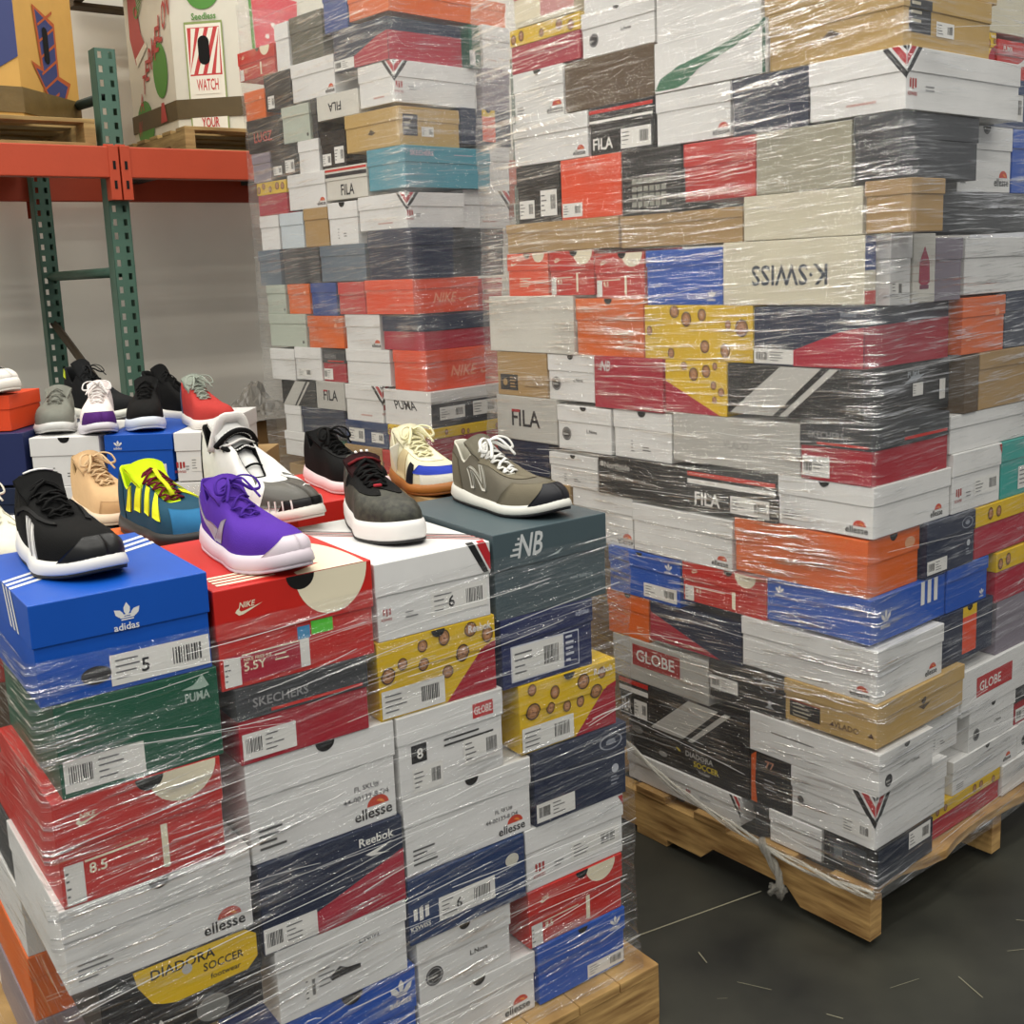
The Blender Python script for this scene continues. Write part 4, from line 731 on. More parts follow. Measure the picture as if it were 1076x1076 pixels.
# marks on the lids seen from above
t, root, W, L, H, lid = find('adidas_top'); mb = MB(); mw = ink('white')
for i in range(3):
    x0 = -W/2; y = .095+i*.02; mb.add([(x0, y, H+.0004), (W/2, .215+i*.026, H+.0004), (W/2, .227+i*.026, H+.0004), (x0, y+.010, H+.0004)], [(0, 1, 2, 3)], mw)
    mb.add([(x0-.0006, y, H-.001), (x0-.0006, y+.010, H-.001), (x0-.0006, y-.018, H*.60), (x0-.0006, y-.028, H*.60)], [(0, 1, 2, 3)], mw)
mb.build('lid_stripes', lid)
t, root, W, L, H, lid = find('nike_top'); mb = MB(); mc = ink('creamy')
cx, r = W*.23, .052
mb.add([(cx+r*1.0*math.cos(PI*k/20)+.02*math.sin(PI*k/20), 0+r*3.3*math.sin(PI*k/20), H+.0004) for k in range(21)], [tuple(range(21))], mc)
mb.add([(-.09, .012, H+.0005), (.0, .012, H+.0005), (.055, .04, H+.0005), (.03, .05, H+.0005), (-.09, .022, H+.0005)], [(0, 1, 2, 3, 4)], ink('nred'))
for i in range(4): mb.add([(-.105, .02+i*.014, H+.0006), (-.02, .02+i*.014, H+.0006), (-.02, .028+i*.014, H+.0006), (-.105, .028+i*.014, H+.0006)], [(0, 1, 2, 3)], mc)
mb.build('lid_print', lid)
t, root, W, L, H, lid = find('kswiss_top'); mb = MB()
for i, c in enumerate(('#a5423e', '#5a2a28', '#a5423e', '#3a2a2a')):
    y = .255+i*.013; mb.add([(-W/2, y, H+.0004), (W/2, y-.235, H+.0004), (W/2, y-.242, H+.0004), (-W/2, y-.006, H+.0004)], [(0, 1, 2, 3)], ink(c))
for i, c in enumerate(('black', '#b3222a')):
    x = W/2-.042+i*.020; mb.add([(x, 0, H+.0005), (x+.013, 0, H+.0005), (x+.018, .014, H+.0005), (x+.005, .014, H+.0005)], [(0, 1, 2, 3)], ink(c))
mb.build('lid_print', lid)
# divider sheet between the two tiers of the right pile
po, e0, e1, ya = axes('R')
# ------------------------------------------------------------------ stretch film
def film_mat(name, slope, haze_glare=.05, gl=.30, sc=(1.6, 60)):
    m = bpy.data.materials.new(name); m.use_nodes = True; nt = m.node_tree; N = nt.nodes; Lk = nt.links.new
    for n in list(N): N.remove(n)
    out = N.new('ShaderNodeOutputMaterial'); tr = N.new('ShaderNodeBsdfTransparent'); tr.inputs[0].default_value = (.97, .97, .97, 1)
    gls = N.new('ShaderNodeBsdfGlossy'); gls.inputs['Roughness'].default_value = .09; gls.inputs[0].default_value = (1, 1, 1, 1)
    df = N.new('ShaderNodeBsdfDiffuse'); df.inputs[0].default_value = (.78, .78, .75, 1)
    uv = N.new('ShaderNodeUVMap'); uv.uv_map = 'UVMap'
    def tex(scx, scy, rot, det, dist=.0, rough=.5):
        mp = N.new('ShaderNodeMapping'); mp.inputs['Rotation'].default_value = (0, 0, rot); mp.inputs['Scale'].default_value = (scx, scy, 1)
        # rotate first, then scale
        mp0 = N.new('ShaderNodeMapping'); mp0.inputs['Rotation'].default_value = (0, 0, rot); mp.inputs['Rotation'].default_value = (0, 0, 0)
        Lk(uv.outputs[0], mp0.inputs[0]); Lk(mp0.outputs[0], mp.inputs[0])
        n = N.new('ShaderNodeTexNoise'); n.inputs['Scale'].default_value = 1; n.inputs['Detail'].default_value = det; n.inputs['Distortion'].default_value = dist; n.inputs['Roughness'].default_value = rough
        Lk(mp.outputs[0], n.inputs['Vector']); return n.outputs[0]
    a = tex(3.5, 75, -slope, 4, .4, .6); b_ = tex(9, 230, -slope*1.5-.04, 2, .3); c = tex(2.2, 3.1, .3, 4, 1.2); d = tex(14, 26, .5, 3, 1.5)
    def mth(op, x, y=None):
        n = N.new('ShaderNodeMath'); n.operation = op
        for i, q in enumerate((x, y)):
            if q is None: continue
            if isinstance(q, (int, float)): n.inputs[i].default_value = q
            else: Lk(q, n.inputs[i])
        return n.outputs[0]
    def ms(x, lo, hi, o0, o1):
        n = N.new('ShaderNodeMapRange'); n.inputs[1].default_value = lo; n.inputs[2].default_value = hi; n.inputs[3].default_value = o0; n.inputs[4].default_value = o1; Lk(x, n.inputs[0]); return n.outputs[0]
    hgt = mth('ADD', mth('ADD', mth('MULTIPLY', a, 1.0), mth('MULTIPLY', b_, .35)), mth('MULTIPLY', d, .5))
    bp = N.new('ShaderNodeBump'); bp.inputs['Strength'].default_value = .9; bp.inputs['Distance'].default_value = .012
    Lk(hgt, bp.inputs['Height']); Lk(bp.outputs[0], gls.inputs['Normal'])
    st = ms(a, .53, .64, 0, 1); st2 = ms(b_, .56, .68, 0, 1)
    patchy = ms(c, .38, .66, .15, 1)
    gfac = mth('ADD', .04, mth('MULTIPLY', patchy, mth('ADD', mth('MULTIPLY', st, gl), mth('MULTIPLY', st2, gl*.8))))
    dfac = mth('ADD', mth('MULTIPLY', patchy, haze_glare), mth('MULTIPLY', mth('MULTIPLY', st2, patchy), .10))  # milky film scatter, plus white painted in for lamp glare and glint streaks
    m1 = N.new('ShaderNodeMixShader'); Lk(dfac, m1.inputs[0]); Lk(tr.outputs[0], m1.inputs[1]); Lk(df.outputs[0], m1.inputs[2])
    m2 = N.new('ShaderNodeMixShader'); Lk(gfac, m2.inputs[0]); Lk(m1.outputs[0], m2.inputs[1]); Lk(gls.outputs[0], m2.inputs[2])
    Lk(m2.outputs[0], out.inputs[0]); return m
def strand_mat():
    m = bpy.data.materials.new('film_fold'); m.use_nodes = True; nt = m.node_tree; N = nt.nodes; Lk = nt.links.new
    b = N['Principled BSDF']; b.inputs['Base Color'].default_value = (.86, .86, .84, 1); b.inputs['Roughness'].default_value = .2; b.inputs['Alpha'].default_value = .5
    return m
FOLD = strand_mat()
def wrap(p, zb, zt, amax, bmax, slope, label, nf, haze_glare, gl, clear=.011, seed=1, off_lo=0, swap=False, bmin_fix=None):
    o, e0, e1, ya = axes(p); rr = random.Random(seed)
    bx = [t for t in BOXES if t[0] == p and t[8] != 'carton']
    def ext(z, k, fn, dflt):
        v = [t[k] for t in bx if t[6]-.055 < z < t[7]+.055]; return fn(v) if v else dflt
    nz = int((zt-zb)/.025)+1; rows = []; us = None
    for j in range(nz+1):
        z = zb+(zt-zb)*j/nz; zz = max(z, .15)
        am = ext(zz, 2, min, 0)-clear; bm_ = (ext(zz, 4, min, 0) if bmin_fix is None else ext(zz, 4, min, bmin_fix))-clear
        aM = amax if amax else ext(zz, 3, max, .3)+clear; bM = bmax if bmax is not None else ext(zz, 5, max, 1)+clear
        if zz >= z and z < .14: am -= off_lo; bm_ -= off_lo
        rows.append([am, bm_, aM, bM, z])
    # smooth
    for _ in range(2): rows = [[min(rows[max(i-1, 0)][k], rows[i][k], rows[min(i+1, nz)][k])*.5+.5*(rows[max(i-1, 0)][k]+rows[i][k]+rows[min(i+1, nz)][k])/3 if k < 2 else rows[i][k] for k in range(4)]+[rows[i][4]] for i in range(nz+1)]
    vs = []; uvs = []; NA = 34; rc = .008
    def ring(am, bm_, aM, bM):
        pts = []
        cs = [((aM-rc, bm_+rc), -PI/2+PI/2, -1), ]
        seq = [(aM, bm_, am, bm_), (am, bm_, am, bM), (am, bM, aM, bM), (aM, bM, aM, bm_)]
        for x0, y0, x1, y1 in seq:
            L = math.hypot(x1-x0, y1-y0)
            for i in range(NA):
                t = (i+.0)/NA; t = .006+t*.988 if i else .006
                pts.append((x0+(x1-x0)*t, y0+(y1-y0)*t))
            pts.append((x0+(x1-x0)*.994, y0+(y1-y0)*.994))
        return pts
    ph = [rr.uniform(0, 6.28) for _ in range(12)]
    for (am, bm_, aM, bM, z) in rows:
        pts = ring(am, bm_, aM, bM); u = 0; last = None
        ca, cb = (am+aM)/2, (bm_+bM)/2
        for x, y in pts:
            if last: u += math.hypot(x-last[0], y-last[1])
            last = (x, y)
            w_ = .0022*math.sin(17*z+2.1*u+ph[0])+.0018*math.sin(43*z-5*u+ph[1])+.0014*math.sin(9*u+ph[2]+3*z)+.0016*math.sin(88*z+3.1*u+ph[3])
            dx = (x-ca)/max(aM-ca, .01); dy = (y-cb)/max(bM-cb, .01)
            nx, ny = (math.copysign(1, dx), 0) if abs(dx) > abs(dy) else (0, math.copysign(1, dy))
            P3 = o+e0*(x+nx*w_)+e1*(y+ny*w_); zz = z
            if j == 0: pass
            vs.append((P3.x, P3.y, zz+.004*math.sin(7*u+ph[5]))); uvs.append((u, z))
    n = len(pts); mb = MB(); fs = []; 
    for j in range(nz):
        for i in range(n-1 if False else n):
            k = (i+1) % n; fs.append((j*n+i, j*n+k, (j+1)*n+k, (j+1)*n+i))
    mb.add(vs, fs, film_mat('stretch_film_'+p, slope, haze_glare, gl), True)
    ob = mb.build('stretch_film'); me = ob.data; ul = me.uv_layers.new(name='UVMap')
    for lp in me.loops: ul.data[lp.index].uv = uvs[lp.vertex_index]
    tag(ob, label, 'plastic wrap')
    # folded threads in the film
    mb = MB()
    def surf(s, z, face):
        r = rows[min(max(int((z-zb)/(zt-zb)*nz), 0), nz)]
        if face == 0: return o+e0*s+e1*(r[1]-.0035)+Vector((0, 0, z))
        return o+e1*s+e0*(r[0]-.0035)+Vector((0, 0, z))
    for i in range(nf):
        face = rr.random() < (.6 if not swap else .0); face = 0 if face else 1
        r0 = rows[nz//2]; lo, hi = ((r0[0], r0[2]) if face == 0 else (r0[1], r0[3]))
        s = rr.uniform(lo, hi); L = rr.uniform(.05, .5)*(1 if rr.random() < .5 else .5); z = rr.uniform(zb+.03, zt-.03); sl = (slope+rr.gauss(0, .07))*(1 if face == 1 else -1)
        k = max(3, int(L/.03)); pts = []
        cz = rr.uniform(-.02, .02)
        for q in range(k+1):
            t = q/k; ss = s+L*t; zz = z+sl*L*t+cz*t*(1-t)
            if not (lo+.005 < ss < hi-.005 and zb < zz < zt): continue
            pts.append(surf(ss, zz, face))
        if len(pts) > 2: mb.tube(pts, rr.choice((.0003, .0004, .0006)), FOLD, 4, caps=False)
    so = mb.build('film_folds', ob); so['kind'] = 'stuff'
    return ob, rows
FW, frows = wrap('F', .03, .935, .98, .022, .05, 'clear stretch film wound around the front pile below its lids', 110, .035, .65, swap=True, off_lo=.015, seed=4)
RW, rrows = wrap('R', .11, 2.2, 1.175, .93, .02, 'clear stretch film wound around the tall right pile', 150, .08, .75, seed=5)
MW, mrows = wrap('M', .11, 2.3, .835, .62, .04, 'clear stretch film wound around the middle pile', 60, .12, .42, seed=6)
# crumpled tail of the film along the bottom of the right pile
def rope(pts, r, seed, nm, parent, nstr=7):
    mb = MB(); rr = random.Random(seed); pts = [Vector(p) for p in pts]
    for s in range(nstr):
        a = rr.uniform(0, 6.28); line = []
        N = 26
        for i in range(N+1):
            t = i/N*(len(pts)-1); k = min(int(t), len(pts)-2); f = t-k; q = pts[k].lerp(pts[k+1], f)
            rd = r*(1.2+.5*math.sin(i*.9+s)); line.append(q+Vector((math.cos(a+i*.5)*rd*.4, math.cos(a+i*.5)*rd*.4, math.sin(a+i*.5)*rd)))
        mb.tube(line, [r*rr.uniform(.25, .7) for _ in line], FILMW, 6, .6)
    return mb.build(nm, parent)
FILMW = bpy.data.materials.new('bunched_film'); FILMW.use_nodes = True
b = FILMW.node_tree.nodes['Principled BSDF']; b.inputs['Base Color'].default_value = (.8, .77, .68, 1); b.inputs['Roughness'].default_value = .18; b.inputs['Alpha'].default_value = .35
_nt = FILMW.node_tree; _n = _nt.nodes.new('ShaderNodeTexNoise'); _n.inputs['Scale'].default_value = 90; _b = _nt.nodes.new('ShaderNodeBump'); _b.inputs['Strength'].default_value = .9; _b.inputs['Distance'].default_value = .01
_nt.links.new(_n.outputs[0], _b.inputs['Height']); _nt.links.new(_b.outputs[0], b.inputs['Normal'])
rope([at('R', .66, -.026, .235), at('R', .5, -.03, .175), at('R', .34, -.034, .15), at('R', .2, -.036, .132), at('R', .06, -.036, .128), at('R', -.03, -.03, .135)], .006, 3, 'film_tail', RW, 9)
rope([at('R', .24, -.034, .14), at('R', .19, -.045, .10), at('R', .17, -.05, .06), at('R', .21, -.045, .05)], .009, 8, 'film_tail', RW, 8)
# ------------------------------------------------------------------ pallet rack
GRN = mat('#4a6a5b', .5, .0, .12, 9, .2, 60); ORG = mat('#b8472a', .5, 0, .08, 6, .2, 60); DKS = mat('#23302a', .5)
def kobj(mb, name, parent): return mb.build(name, parent)
rack = empty('pallet_rack', K0, KA); tag(rack, 'green and orange steel pallet rack standing against the back wall', 'rack')
def post(u, a, ztop, nm='upright_post'):
    mb = MB(); w_ = .076; 
    for x0, x1 in ((-.038, -.027), (-.013, .011), (.025, .038)): mb.box(u+x0, u+x1, a, a+.003, 0, ztop, GRN)
    z = 0
    while z < ztop:
        for x0, x1 in ((-.027, -.013), (.011, .025)): mb.box(u+x0, u+x1, a, a+.003, z+.024, min(z+.05, ztop), GRN)
        z += .05
    for x in (-.038, .036): mb.box(u+x, u+x+.002, a, a+.07, 0, ztop, GRN)
    mb.box(u-.038, u-.024, a+.068, a+.07, 0, ztop, GRN); mb.box(u+.024, u+.038, a+.068, a+.07, 0, ztop, GRN)
    mb.box(u-.06, u+.06, a-.02, a+.09, 0, .006, GRN)
    return mb.build(nm, rack)
for u in (0, 2.75): post(u, 0, 2.235); post(u, 1.05, 2.6)
post(-2.75, 0, 2.235)
for a in (-.052, 1.12):
    for u0, u1 in ((-2.72, -.02), (.02, 2.72)):
        mb = MB(); mb.box(u0, u1, a, a+.05, 1.77, 1.882, ORG, .004); be = mb.build('beam', rack)
        for s, uu in ((1, u0), (-1, u1)):
            cx = uu+s*.002
            mb = MB(); x0, x1 = sorted((cx-s*.019, cx+s*.018)); mb.box(x0, x1, a+.044, a+.0515 if a < 0 else a-.001+.05, 1.695, 1.895, ORG, .001)
            if a < 0: mb.box(x0, x1, a-.004, a+.05, 1.69, 1.885, ORG, .002)
            for zz in (1.73, 1.80): mb.box((x0+x1)/2-.005, (x0+x1)/2+.005, a-.0055, a-.0035, zz, zz+.03, M_HOLE)
            mb.build('beam_connector', be)
def strut(za, zb_, u=0, m=GRN):
    mb = MB(); mb.tube([(u, .05, za), (u, 1.07, zb_)], .02, m, 4); mb.build('brace', rack)
for u in (0,): strut(1.43, 1.43); strut(2.07, 2.12, m=DKS); strut(.80, 1.22, m=mat('#4a3f30', .6)); strut(.35, .35)
# shelf crossbars under the loads
for u in (-2.2, -1.6, -1.0, -.45, .45, 1.0, 1.6, 2.2):
    mb = MB(); mb.box(u-.02, u+.02, -.01, 1.12, 1.852, 1.88, DKS); mb.build('crossbar', rack)
# pallets on the rack
q = kat(-1.13, .0, 1.884); pallet(q[:], KA, 1.07, 1.05, 'wooden pallet on the rack under the yellow produce bin', WOODR, hs=.78)
q = kat(.30, .06, 1.884); pallet(q[:], KA, 1.1, 1.0, 'wooden pallet on the rack under the white melon bin', WOODR, hs=.78)
q = kat(.25, .3, 2.645); pallet(q[:], KA, 1.1, .95, 'dark wooden pallet lying on top of the white melon bin', noise_mat('dark_wood', '#3c2e1c', '#5c4a30', 5, .8, (1, 1, 8), .3))
# octagonal bins
def octo(u0, u1, a0, a1, c): return [(u0+c, a0), (u1-c, a0), (u1, a0+c), (u1, a1-c), (u1-c, a1), (u0+c, a1), (u0, a1-c), (u0, a0+c)]
def facebasis(p, q): t = Vector((q[0]-p[0], q[1]-p[1], 0)); L = t.length; t.normalize(); return Vector((p[0], p[1], 0)), t, Vector((t.y, -t.x, 0)), L
def face_print(D_, mbx, p, q, z0, off=.003):
    o_, t, n, L = facebasis(p, q)
    for k, m, vs, fs, layer, bl in D_.items+D_.stick: mbx.add([o_+t*x+n*(off+.0002*layer)+Vector((0, 0, z0+y)) for x, y in vs], fs, m)
WB = mat('#d8d4c4', .6, 0, .03); YB = mat('#d2a355', .6, 0, .05)
bw_ = empty('produce_bin', K0, KA); tag(bw_, 'white octagonal cardboard bin printed with watermelons on the rack', 'bin')
pl = octo(.38, 1.36, .12, 1.07, .205); mb = MB(); mb.prism(pl, 1.985, 2.643, WB); mb.build('bin_wall', bw_)
mb = MB(); Hh = .658
# left face: far end is left as seen
d = D(.54, Hh, 0); RD = '#b5423c'; GR = '#4f8a34'
d.disc(GR, .72, .42, .17, n=22, sx=.75); d.disc(GR, .3, .12, .16, n=18, sx=1.0)
d.poly(RD, [(.12, .98), (.3, .95), (.36, .7), (.46, .6), (.2, .52), (.1, .7)]); d.poly('#e9e2d0', [(.2, .56), (.46, .64), (.48, .6), (.22, .5)])
for i, ch in enumerate('WATERMELON'): 
    t = i/9; d.txt(ch, .12+.8*t, .06+.66*t**.7+.03*math.sin(t*6), .1+.08*t, RD, mw=.085, shear=.15)
d.txt('California', .3, .78, .09, GR, mw=.4, rot=.7)
d.poly(RD, [(.66, .1), (.8, .1), (.76, .22), (.7, .22)])
face_print(d, mb, (.38, .865), (.38, .325), 1.985)
d = D(.29, Hh, 0)
d.disc(GR, .5, .84, .11, PI, 2*PI); d.disc('#c03a34', .5, .84, .065, 0, PI)
for k in range(7): a = PI*k/6; d.poly('#c03a34', [(.5+.17*math.cos(a-.1), .84+.07*math.sin(a-.1)), (.5+.17*math.cos(a+.1), .84+.07*math.sin(a+.1)), (.5+.26*math.cos(a), .84+.11*math.sin(a))])
d.txt('Seedless', .32, .67, .04, GR, mw=.36)
d.rect('#8a9a5a', .2, .0, .76, .66); d.rect('#ece6d6', .22, .0, .74, .645); d.rect('#c23b3b', .245, .34, .715, .625)
for k in range(5): x = .1+.13*k; d.poly('#ece6d6', [(max(.245, min(.715, x)), .35), (max(.245, min(.715, x+.07)), .35), (min(.715, x+.27), .62), (min(.715, x+.2), .62)])
d.disc(M_HOLE, .47, .54, .036); d.rect(M_HOLE, .388, .44, .552, .54); d.disc(M_HOLE, .47, .44, .036)
d.rect('#ece6d6', .3, .23, .68, .34); d.txt('WATCH', .33, .25, .07, '#c23b3b', mw=.32); d.txt('YOUR', .36, .03, .06, '#c23b3b', mw=.26)
d.poly('#c23b3b', [(.4, .0), (.6, .0), (.5, -.0)])
face_print(d, mb, (.38, .325), (.585, .12), 1.985)
d = D(.57, Hh, 0); d.poly('#d8505a', [(.12, .42), (.3, .32), (.44, .46), (.46, .8), (.1, .84)]); d.poly('#5b9a4a', [(.09, .4), (.11, .4), (.1, .86), (.08, .86)])
for k in range(6): d.disc('#efe8dc', .16+.05*k, .5+.06*(k % 3)*1.2, .014)
d.txt('WATERMELON', .5, .2, .1, RD, mw=.4)
face_print(d, mb, (.585, .12), (1.155, .12), 1.985); mb.build('printed_marks', bw_)
mb = MB(); mb.prism(octo(.376, 1.364, .116, 1.074, .205), 2.045, 2.12, mat('#5b4c30', .6, noise=.1)); mb.build('strap_band', bw_)
by = empty('produce_bin', K0, KA); tag(by, 'yellow-brown octagonal cardboard bin with a blue arrow on the rack', 'bin')
mb = MB(); u1 = .012; pl = octo(-1.1, u1, .12, 1.04, .284); mb.prism(pl, 1.985, 2.75, YB); mb.build('bin_wall', by)
mb = MB(); Hh = .738
d = D(.544, Hh, 0); BL = '#3a4374'
d.poly(BL, [(.66, .14), (.999, .3), (.999, .999), (.5, .999), (.5, .14)]); d.poly('#d8c64a', [(.5, .25), (.86, .36), (.86, .999), (.5, .999)]); d.poly('#2c5fae', [(.5, .5), (.78, .52), (.78, .999), (.5, .999)])
d.txt('CANTALOUPE', .05, .3, .14, BL, mw=.42)
face_print(d, mb, (-.816, .12), (u1-.284, .12), 1.985)
d = D(.40, Hh, 0)
d.poly('#b5582e', [(.3, .58), (.66, .52), (.66, .26), (.86, .24), (.6, .02), (.2, .3), (.36, .28)]); d.poly(BL, [(.34, .56), (.63, .5), (.63, .24), (.8, .22), (.6, .05), (.27, .27), (.4, .26)])
for k in range(6): y = .08+.08*k; d.poly('#b5582e', [(.36, y), (.36, y+.012), (.63, y+.1), (.63, y+.085)])
d.disc(M_HOLE, .47, .46, .025); d.rect(M_HOLE, .424, .33, .516, .46); d.disc(M_HOLE, .47, .33, .025); d.disc('#c8502e', .42, .72, .07)
face_print(d, mb, (u1-.284, .12), (u1, .404), 1.985); mb.build('printed_marks', by)
mb = MB(); mb.prism(octo(-1.104, u1+.004, .116, 1.044, .284), 2.01, 2.10, mat('#6e5a34', .35, noise=.15, bump=.5, bscale=40)); mb.build('strap_band', by)
# brown cartons by the wall
def carton(x, y, z0, sx, sy, h, yaw, label, open_=False):
    r = empty('cardboard_carton', (x, y, z0), yaw); tag(r, label, 'box'); mb = MB()
    m = mat('#8a6a42', .8, 0, .06); mb.box(0, sx, 0, sy, 0, h, m, .003); mb.build('box_body', r)
    mb = MB(); mb.box(sx/2-.03, sx/2+.03, -.001, sy+.001, h*.0+h*.55, h+.0012, mat('#a88a5c', .4)); mb.build('packing_tape', r)
carton(-1.02, 4.06, 0, .40, .38, .52, .72, 'large brown carton standing on the floor behind the back left pile')
carton(-1.02, 4.06, .522, .39, .38, .33, .72, 'brown carton on a larger one, topped with grey crumpled plastic')
CR = bpy.data.materials.new('crumpled_grey_plastic'); CR.use_nodes = True; b = CR.node_tree.nodes['Principled BSDF']; b.inputs['Base Color'].default_value = lin('#77726a'); b.inputs['Roughness'].default_value = .35
rr = random.Random(12); mb = MB(); N = 34; vs = []
for i in range(N+1):
    for j in range(N+1):
        x, y = i/N, j/N; hgt = .11*math.exp(-((x-.45)**2+(y-.4)**2)/.02)+.03*rr.random()+.02*math.sin(x*9)*math.sin(y*8)
        ed = min(x, 1-x, y, 1-y); vs.append((-.05+x*.5+rr.uniform(-.008, .008), -.05+y*.5+rr.uniform(-.008, .008), .006+max(0, hgt)*min(1, ed*5+.15)-(.03 if ed < .04 else 0)*0))
mb.add(vs, [(i*(N+1)+j, (i+1)*(N+1)+j, (i+1)*(N+1)+j+1, i*(N+1)+j+1) for i in range(N) for j in range(N)], CR)
o = mb.build('crumpled_plastic_sheet'); o.location = (-1.03, 4.05, .853); o.rotation_euler = (0, 0, .72); tag(o, 'grey crumpled plastic sheet heaped on the brown carton by the wall', 'plastic')
# ------------------------------------------------------------------ sneakers
def lerpk(ks, t):
    for (a, x), (b, y) in zip(ks, ks[1:]):
        if t <= b:
            f = (t-a)/(b-a) if b > a else 0; f = f*f*(3-2*f); return x+(y-x)*f
    return ks[-1][1]
class Shoe:
    def __init__(s, name, label, loc, yaw, up_, sole, L=.285, wid=1.0, foot=1, mid=(.030, .022, .020), col_=None, tongue=None, lace=None, lining=None,
                 hi=1.0, outs=None, spring=.012, rows=6, bow=True, tip=None, collar=None, toe_h=1.0, lace_r=.0021, flare=.004, throat=.60):
        s.L, s.wid, s.foot, s.mid, s.hi, s.spring, s.toe_h, s.flare, s.thr = L, wid, foot, mid, hi, spring, toe_h, flare, throat
        s.root = empty('sneaker', loc, yaw); tag(s.root, label, 'shoe', 'sneakers displayed on top of the boxes')
        s.NT = 56; s.up(up_); s.sole(sole, outs or sole); s.inner(lining or up_); s.tongue(tongue or up_)
        s.laces(lace or up_, rows, bow, lace_r)
        s.om = None
    def outline(s, th, side=None):
        """th 0..2pi, 0 = heel centre, pi = toe"""
        t = th if th <= PI else 2*PI-th; sg = 1 if th <= PI else -1
        q = (1-math.cos(t))/2
        W = lerpk([(0, .034), (.2, .033), (.45, .035), (.72, .048), (.9, .047), (1, .044)], q)*s.wid
        y = sg*W*(max(math.sin(t), 0))**.62
        y += s.foot*(.006*math.sin(q*PI)-.012*max(0, q-.7)/.3)*(-1)
        return q*s.L, y
    def lift(s, x): q = x/s.L; return (s.spring*((q-.72)/.28)**2 if q > .72 else 0)+(.004*((.08-q)/.08)**2 if q < .08 else 0)
    def mh(s, x): q = x/s.L; return lerpk([(0, s.mid[0]), (.5, s.mid[1]), (1, s.mid[2])], q)
    def rim(s, th):
        t = th if th <= PI else 2*PI-th; sg = 1 if th <= PI else -1
        q = (1-math.cos(t))/2; qo = 1-(1-q)**1.5
        x = s.L*(.035+(s.thr-.035)*qo)
        w_ = lerpk([(0, .024), (.45, .027), (.6, .018), (.8, .015), (1, .013)], qo)*s.wid*(max(math.sin(t), 0))**.5
        z = lerpk([(0, .104), (.1, .1), (.32, .074), (.52, .092), (.62, .090), (1, .064)], qo)
        z = .03+(z-.03)*(s.hi if qo < .75 else 1+(s.hi-1)*(1-qo)/.25)
        yc = -s.foot*.006*math.sin(x/s.L*PI)
        return Vector((x, sg*w_+yc, z+s.mid[1]-.022))
    def pt(s, th, j):
        th %= 2*PI
        x, y = s.outline(th); p0 = Vector((s.L*.5+(x-s.L*.5)*.965, y*.94, s.mh(x)-.003+s.lift(x)))
        r = s.rim(th); h = Vector((p0.x-r.x, p0.y-r.y, 0)); L = h.length; hd = h.normalized() if L > 1e-6 else Vector((1, 0, 0))
        dz = r.z-p0.z; toe = min(1, L/.09)
        p1 = p0+Vector((0, 0, dz*(.55+.25*toe)*s.toe_h))+hd*.003; p2 = r+hd*L*(.35+.18*toe)+Vector((0, 0, -dz*(.30-.22*toe)))+hd*.002
        a = 1-j; return p0*(a*a*a)+p1*(3*a*a*j)+p2*(3*a*j*j)+r*(j*j*j)
    def nrm(s, th, j):
        e = .01; a = s.pt(th+e, j)-s.pt(th-e, j); b = s.pt(th, min(1, j+e))-s.pt(th, max(0, j-e)); n = a.cross(b)
        if n.length < 1e-12: return Vector((0, 0, 1))
        n.normalize(); c = s.pt(th, j)-Vector((s.L*.5, 0, .03)); return n if n.dot(c) > 0 else -n
    def up(s, m):
        mb = MB(); N, J = s.NT, 12
        vs = [s.pt(2*PI*i/N, j/J) for j in range(J+1) for i in range(N)]
        mb.add(vs, [(j*N+i, j*N+(i+1) % N, (j+1)*N+(i+1) % N, (j+1)*N+i) for j in range(J) for i in range(N)], m, True)
        s.upper = mb.build('upper', s.root)
    def sole(s, m, mo):
        N = s.NT; mb = MB()
        def loop(sc, zf, out):
            r = []
            for i in range(N):
                x, y = s.outline(2*PI*i/N); c = s.L*.5; d = Vector((x-c, y*1.0, 0)); 
                k = out; n = Vector((x-c, y*2.2, 0)).normalized()
                r.append(Vector((c+(x-c)*sc, y*sc, 0))+n*k+Vector((0, 0, s.lift(x)+zf(x))))
            return r
        L0 = loop(.985, lambda x: .0045, .001); L1 = loop(1.0, lambda x: s.mh(x)*.35, s.flare); L2 = loop(1, lambda x: s.mh(x)*.75, .0015); L3 = loop(.985, lambda x: s.mh(x), -.0005); L4 = loop(.95, lambda x: s.mh(x)+.0005, -.003)
        vs = L0+L1+L2+L3+L4; mb.add(vs, [(j*N+i, j*N+(i+1) % N, (j+1)*N+(i+1) % N, (j+1)*N+i) for j in range(4) for i in range(N)]+[tuple(range(4*N, 5*N))], m, True)
        s.mids = mb.build('midsole', s.root)
        mb = MB(); A = loop(.96, lambda x: 0, -.001); B = loop(.99, lambda x: .0005, .0015); Cc = loop(.99, lambda x: .0048, .0018)
        mb.add(A+B+Cc, [tuple(range(N))[::-1]]+[(j*N+i, j*N+(i+1) % N, (j+1)*N+(i+1) % N, (j+1)*N+i) for j in range(2) for i in range(N)]+[tuple(range(2*N, 3*N))], mo, True)
        mb.build('outsole', s.root)
